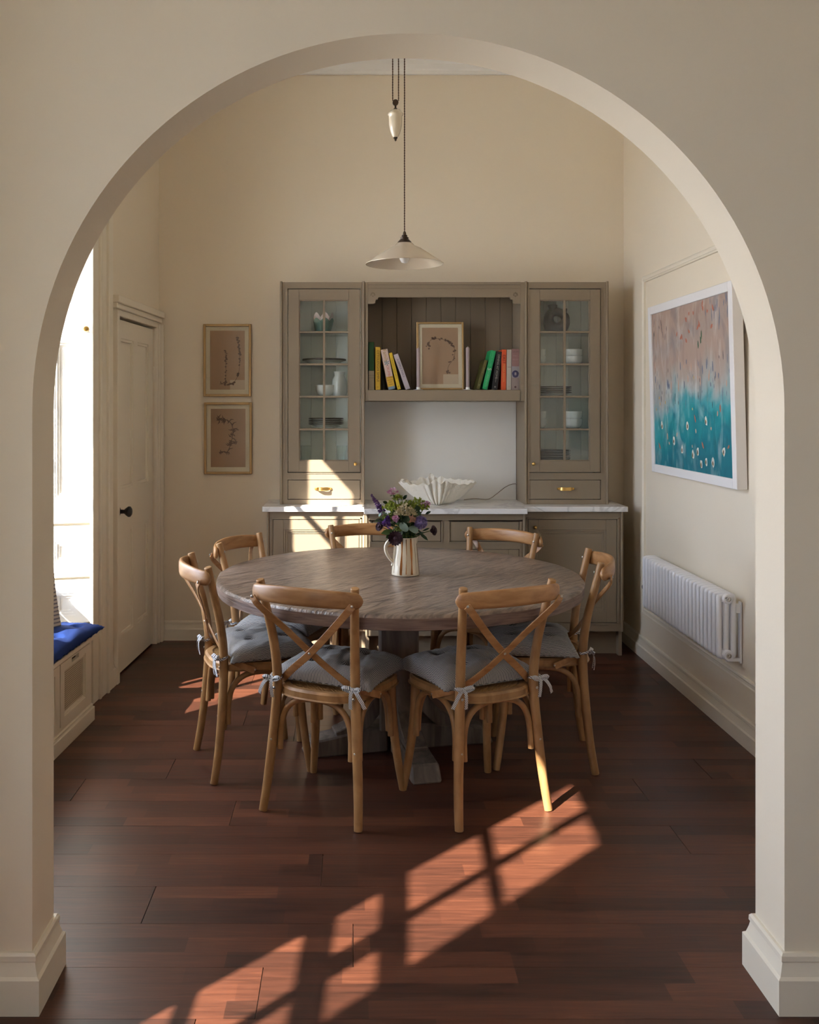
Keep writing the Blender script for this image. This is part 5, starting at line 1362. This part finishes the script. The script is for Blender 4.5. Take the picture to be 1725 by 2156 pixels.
# ------------------------------------------------------------------ jug of flowers on the table
JX, JY, JZ = 0.238, 4.065, TH + 0.0015
t_ = thing('jug', 'cream jug with copper stripes holding the flowers on the table', 'jug', (JX, JY, JZ))
def jr(z): return 0.0625 - 0.0155 * (z / 0.165) + 0.003 * max(0, (z - 0.14) / 0.025)
def lip(x, y, z):
    # small pouring lip, turned to the right
    a = atan2(y, x); k = max(0, (z - 0.135) / 0.03) * math.exp(-((a - 0.0) / 0.45) ** 2)
    return (x * (1 + 0.22 * k), y, z + 0.008 * k)
o_ = [(jr(z), z) for z in (0.004, 0.02, 0.05, 0.08, 0.11, 0.135, 0.15, 0.165)]
MB().lathe([(0.001, 0.0), (0.058, 0.0), (0.061, 0.001)] + o_ + [(r - 0.003, z) for r, z in o_[::-1]] + [(0.001, 0.008)], 48, fn=lip).build('jug_body', M['creamcer'], t_, smooth=50)
m_ = MB(); m_.tube(spline([(-0.047, -0.012, 0.142), (-0.072, -0.014, 0.150), (-0.088, -0.016, 0.128), (-0.086, -0.016, 0.100), (-0.070, -0.014, 0.072), (-0.055, -0.012, 0.055), (-0.058, -0.01, 0.040)], 6), [0.007] * 37, 10); m_.v = [(x, (y + 0.013) * 1.3 - 0.013, z) for x, y, z in m_.v]
m_.build('jug_handle', M['creamcer'], t_, smooth=60)
rnd = random.Random(5)
def stripe(a0, w_, z0, z1, material):
    m_ = MB(); n = 16
    def f(u, v):
        z = z0 + (z1 - z0) * v; a = a0 + w_ * (u - 0.5) * (0.85 + 0.3 * sin(7 * v + a0 * 3)) + 0.02 * sin(5 * v + a0); r = jr(z) + 0.0006
        return (r * cos(a), r * sin(a), z)
    m_.grid(6, n, f); return m_.build('glaze_stripe', material, t_, smooth=60)
# angles: -90 deg faces the camera
for deg, w_, z0, z1, k_ in ((-112, 0.17, 0.006, 0.162, 'coppercer'), (-66, 0.19, 0.008, 0.163, 'coppercer'), (-90, 0.06, 0.01, 0.16, 'coppercer'), (-131, 0.04, 0.045, 0.155, 'greymark'), (-148, 0.10, 0.012, 0.160, 'greymark'), (-44, 0.05, 0.01, 0.16, 'greymark'), (-20, 0.12, 0.01, 0.16, 'coppercer'), (20, 0.1, 0.01, 0.16, 'coppercer'), (60, 0.12, 0.01, 0.16, 'coppercer'), (110, 0.05, 0.01, 0.16, 'greymark'), (160, 0.12, 0.01, 0.16, 'coppercer')):
    stripe(radians(deg), w_, z0, z1, M[k_])

KF = 1950.0 / 4.06
def FP(px, py, dy=0.0): return Vector(((px - 740) / KF * (1 + dy / 4.06), 4.06 + dy, 1.5 - (py - 855) / KF * (1 + dy / 4.06)))
G = {k: mat('petal_' + k, c, 0.7) for k, c in dict(violet=(0.13, 0.055, 0.20), lilac=(0.20, 0.15, 0.33), pink=(0.52, 0.25, 0.40), pinkpale=(0.62, 0.42, 0.50), lime=(0.27, 0.32, 0.03), olive=(0.16, 0.20, 0.03), cream=(0.55, 0.48, 0.30), maroon=(0.030, 0.006, 0.014), leaf=(0.045, 0.10, 0.020), darkleaf=(0.018, 0.045, 0.014), euca=(0.16, 0.225, 0.185), stemg=(0.09, 0.13, 0.03), purple=(0.11, 0.035, 0.22), peachy=(0.58, 0.34, 0.24)).items()}
MOUTH = Vector((JX, JY, JZ + 0.155))
def petal(mb, c, d, ln, wd, cup=0.15, up=None):
    """pointed leaf of six faces starting at c towards d"""
    d = Vector(d).normalized(); up = Vector(up) if up is not None else Vector((rnd.uniform(-1, 1), rnd.uniform(-1, 1), rnd.uniform(-1, 1)))
    s = d.cross(up)
    if s.length < 1e-3: s = d.cross(Vector((1, 0.2, 0)))
    s.normalize(); n = s.cross(d)
    c = Vector(c); vs = []
    for t, w_, h in ((0, 0.15, 0), (0.35, 0.9, cup * 0.6), (0.7, 0.85, cup), (1.0, 0.12, cup * 0.7)):
        for sg in (-1, 0, 1): vs.append(c + d * (ln * t) + s * (sg * wd * w_ / 2) + n * (ln * (h - (0.12 if sg == 0 else 0) * (1 if 0 < t < 1 else 0))))
    mb.add(vs, [(i * 3 + j, i * 3 + j + 1, i * 3 + j + 4, i * 3 + j + 3) for i in range(3) for j in range(2)])
def rdir3(): 
    while True:
        v = Vector((rnd.uniform(-1, 1), rnd.uniform(-1, 1), rnd.uniform(-1, 1)))
        if 0.1 < v.length < 1: return v.normalized()
def flower(name, label, tip, r=0.0018):
    f_ = thing(name, label, 'flower', tuple(MOUTH), 0, 'flowers in the copper-striped jug')
    a = Vector((rnd.uniform(-0.022, 0.022), rnd.uniform(-0.02, 0.02), -0.09)); T = tip - MOUTH
    m_ = MB(); m_.tube(bez(a, a * 0.2 + Vector((0, 0, 0.01)), T * 0.6 + Vector((0, 0, 0.012)), T, 8), r, 6); m_.build('stem', G['stemg'], f_, smooth=60)
    return f_, T
def spike(name, label, p0, p1, r0, col, n=150, size=0.008):
    f_, T = flower(name, label, p0); d = p1 - p0; m_ = MB()
    m_.tube([T, T + d], 0.0016, 5)
    for i in range(n):
        t = rnd.random(); q = T + d * t; rr = r0 * (1 - 0.72 * t); dd = rdir3(); dd = (dd - d.normalized() * dd.dot(d.normalized()) * 0.7).normalized()
        petal(m_, q + dd * rr * 0.3, dd + d.normalized() * 0.3, rr, size * (1 - 0.5 * t))
    m_.build('bloom', G[col], f_); return f_
spike('buddleia', 'long violet flower spike reaching out of the bouquet', FP(807, 1080, -0.01), FP(781.5, 1041, -0.01), 0.0155, 'violet', 260, 0.007)
spike('salvia', 'short deep purple flower cluster beside the dark scabious', FP(812, 1108, -0.05), FP(818, 1086, -0.05), 0.020, 'purple', 170, 0.008)
spike('salvia', 'small lilac flower cluster at the bouquet edge', FP(806, 1106, -0.035), FP(795, 1094, -0.035), 0.012, 'violet', 90, 0.007)
def snap(label, p, n=7):
    f_, T = flower('snapdragon', label, p); m_ = MB(); m2 = MB()
    for i in range(n):
        a = 2 * pi * i / n; c_ = T + Vector((0.011 * cos(a) * (0.6 + rnd.random()), 0.010 * sin(a), rnd.uniform(-0.010, 0.012)))
        for k in range(4): petal(m_ if rnd.random() < .6 else m2, c_, (rnd.uniform(-1, 1), -0.6 + rnd.uniform(-.6, .6), rnd.uniform(0.0, 1.2)), 0.016, 0.013, 0.3)
    m_.build('bloom', G['pink'], f_, smooth=80); m2.build('pale_petals', G['pinkpale'], f_, smooth=80)
    m3 = MB()
    for k in range(5): petal(m3, T + Vector((0, 0, -0.012)), (rnd.uniform(-1, 1), rnd.uniform(-1, 0.3), -0.1), 0.015, 0.006)
    m3.build('sepals', G['leaf'], f_)
snap('pink snapdragon at the top of the bouquet', FP(827, 1037, 0.01))
snap('pink snapdragon at the shell side of the bouquet', FP(896, 1066, 0.0))
snap('pink snapdragon in the middle of the bouquet above the dark scabious', FP(834, 1095, -0.06))
def umbel(label, p, r, col, n=34, flat=0.6, fine=9):
    f_, T = flower('umbel', label, p - Vector((0, 0, r * 0.9))); m_ = MB(); m2 = MB()
    for i in range(n):
        d = rdir3(); d.z = abs(d.z) * flat + 0.25; d.normalize(); q = T + d * r * rnd.uniform(0.75, 1.1)
        m_.tube([T, T.lerp(q, 0.6), q], 0.0006, 4, cap=False)
        for k in range(fine): petal(m2, q, rdir3(), 0.0095, 0.0065)
    m_.build('rays', G['olive'], f_); m2.build('bloom', G[col], f_)
umbel('lime green frothy umbel on the pitcher-handle side', FP(826, 1060, -0.015), 0.042, 'lime', 60, 0.9)
umbel('lower lime green umbel tucked above the purple cluster', FP(820, 1083, -0.03), 0.028, 'olive', 34, 0.9)
umbel('wide lime green umbel in front of the shell', FP(879, 1053, 0.02), 0.050, 'lime', 64, 0.7)
umbel('small green buds under the pink snapdragon', FP(838, 1044, 0.02), 0.022, 'lime', 22, 0.9)
umbel('small green spray low between dark blooms', FP(839, 1112, -0.06), 0.016, 'olive', 16, 0.9)
def plume(label, p, r, col='cream'):
    f_, T = flower('astilbe', label, p); m_ = MB()
    for i in range(26):
        d = rdir3(); d.z = abs(d.z); d.y = -abs(d.y) * 0.6; q = T + Vector((d.x * r, d.y * r * 0.6, d.z * r * 1.2 - r * 0.4))
        for k in range(9):
            q2 = T.lerp(q, 0.4 + 0.6 * k / 8); petal(m_, q2, rdir3(), 0.0085, 0.006)
    m_.build('bloom', G[col], f_)
plume('creamy feathery plume in the middle of the bouquet', FP(852, 1072, -0.045), 0.034)
plume('second creamy plume below the wide lime umbel', FP(866, 1080, -0.045), 0.026)
plume('peach-tinted plume beside the round purple head', FP(868, 1094, -0.055), 0.020, 'peachy')
# round purple head
f_, T = flower('globe_thistle', 'round lilac globe flower on the shell side of the bouquet', FP(886, 1100, -0.05)); m_ = MB(); m_.ball(T, 0.022, 14, 10)
for i in range(420):
    d = rdir3(); petal(m_, T + d * 0.020, d, 0.0115, 0.0034)
m_.build('bloom', G['lilac'], f_)
def scabious(label, p, r, facing):
    f_, T = flower('scabious', label, p); m_ = MB(); fd = Vector(facing).normalized(); a_ = fd.orthogonal().normalized(); b_ = fd.cross(a_)
    for ring, (rr, n, h) in enumerate(((1.0, 16, 0.0), (0.72, 13, 0.18), (0.42, 9, 0.3))):
        for k in range(n):
            an = 2 * pi * (k + ring * 0.4) / n; d = a_ * cos(an) + b_ * sin(an)
            petal(m_, T + fd * (r * h), d + fd * (0.12 + ring * 0.3), r * rr, r * 0.66, 0.1, fd)
    m_.ball(T + fd * r * 0.25, r * 0.36, 10, 6); m_.ball(T - fd * r * 0.05, r * 0.5, 10, 6)
    m_.build('bloom', G['maroon'], f_, smooth=80)
scabious('largest dark maroon scabious hanging over the jug rim', FP(833, 1133, -0.075), 0.034, (-0.15, -1, 0.05))
scabious('dark maroon scabious on the far side from the shell beside the purple cluster', FP(800, 1109, -0.04), 0.022, (-0.6, -0.7, 0.3))
scabious('dark maroon scabious standing apart in front of the drawers', FP(912, 1117, -0.03), 0.024, (0.75, -0.55, 0.2))
def leafstem(label, p, leaves, col, name='leaf_sprig'):
    f_, T = flower(name, label, p)
    for (px, py, dy, qx, qy, w_, cup) in leaves:
        a, b_ = FP(px, py, dy) - MOUTH, FP(qx, qy, dy - 0.01) - MOUTH; m_ = MB(); petal(m_, a, b_ - a, (b_ - a).length, w_, cup, (0.1, -0.8, 0.5)); m_.build('leaf', G[col], f_, smooth=80)
def disc_leaf(mb, c, r, n_, sx=0.85):
    n_ = Vector(n_).normalized(); a_ = n_.orthogonal().normalized(); b_ = n_.cross(a_); k = 14
    vs = [c] + [c + a_ * (r * sx * cos(2 * pi * i / k)) + b_ * (r * sin(2 * pi * i / k)) + n_ * (0.15 * r * cos(4 * pi * i / k)) for i in range(k)]
    mb.add(vs, [(0, 1 + i, 1 + (i + 1) % k) for i in range(k)])
f_, T = flower('eucalyptus', 'blue-green round eucalyptus leaves at the jug mouth', FP(860, 1116, -0.05))
for px, py, r, nn, sx in ((850.5, 1109.5, 0.0245, (-0.25, -0.9, 0.15), 0.68), (870.5, 1114.5, 0.023, (0.2, -0.6, 0.8), 0.95), (843, 1120, 0.014, (-0.4, -0.8, 0.2), 0.8)):
    m_ = MB(); disc_leaf(m_, FP(px, py, -0.068) - MOUTH, r, nn, sx); m_.build('leaf', G['euca'], f_, smooth=80)
f_, T = flower('eucalyptus', 'pale eucalyptus sprig on the violet spike side', FP(803, 1086, -0.02))
for px, py, r in ((800, 1084, 0.010), (804, 1090, 0.009), (813, 1083, 0.010), (808, 1079, 0.008)):
    m_ = MB(); disc_leaf(m_, FP(px, py, -0.03) - MOUTH, r, rdir3() + Vector((0, -1.2, 0.3)), 0.7); m_.build('leaf', G['euca'], f_, smooth=80)
leafstem('bright green leaves spreading over the jug handle', FP(815, 1122, -0.05), [(830, 1118, -0.06, 803, 1124, 0.028, 0.1), (826, 1124, -0.055, 813, 1133, 0.022, 0.1), (812, 1092, -0.03, 789, 1098, 0.020, 0.1)], 'leaf')
leafstem('dark green leaves in the heart of the bouquet', FP(855, 1098, -0.05), [(853, 1103, -0.058, 860, 1086, 0.030, 0.05), (856, 1100, -0.055, 844, 1098, 0.024, 0.05), (880, 1080, -0.04, 877, 1064, 0.032, 0.05), (887, 1084, -0.035, 873, 1074, 0.026, 0.05)], 'darkleaf')
leafstem('dark pointed leaves drooping beside the jug', FP(885, 1124, -0.04), [(884, 1122, -0.045, 901, 1138, 0.016, 0.05), (875, 1126, -0.06, 893, 1121, 0.012, 0.05), (890, 1118, -0.04, 905, 1112, 0.010, 0.05), (896, 1082, -0.01, 908, 1077, 0.014, 0.05)], 'darkleaf')
leafstem('dark leaves behind the top of the bouquet', FP(846, 1045, 0.03), [(849, 1052, 0.03, 857, 1042, 0.016, 0.05), (818, 1060, 0.02, 806, 1057, 0.018, 0.05), (832, 1049, 0.02, 828, 1043, 0.012, 0.05)], 'darkleaf')
plume('third creamy plume leaning towards the violet spike', FP(843, 1080, -0.05), 0.026)
umbel('green umbel behind the creamy plume', FP(858, 1058, 0.0), 0.036, 'olive', 40, 0.8)
# foliage filling the neck
for lab, col, n_, lx, hz, ln in (('small green leaves filling the jug neck', 'leaf', 190, 0.058, 0.125, 0.028), ('yellow-green leaflets among the blooms', 'olive', 170, 0.060, 0.135, 0.020), ('shadowy leaves deep in the bouquet', 'darkleaf', 120, 0.050, 0.11, 0.030)):
    f_, T = flower('leaf_sprig', lab, FP(850, 1105, -0.01)); m_ = MB()
    for i in range(n_):
        t = rnd.random(); w_ = 0.4 + 0.6 * min(1, t * 2)
        q = Vector((rnd.uniform(-lx, lx) * w_ + 0.002, rnd.uniform(-0.045, 0.05) * w_, hz * t + 0.004)); petal(m_, q, rdir3() + Vector((q.x * 8, -0.2, 0.4)), ln * rnd.uniform(0.6, 1.2), ln * 0.42)
    m_.build('foliage', G[col], f_)
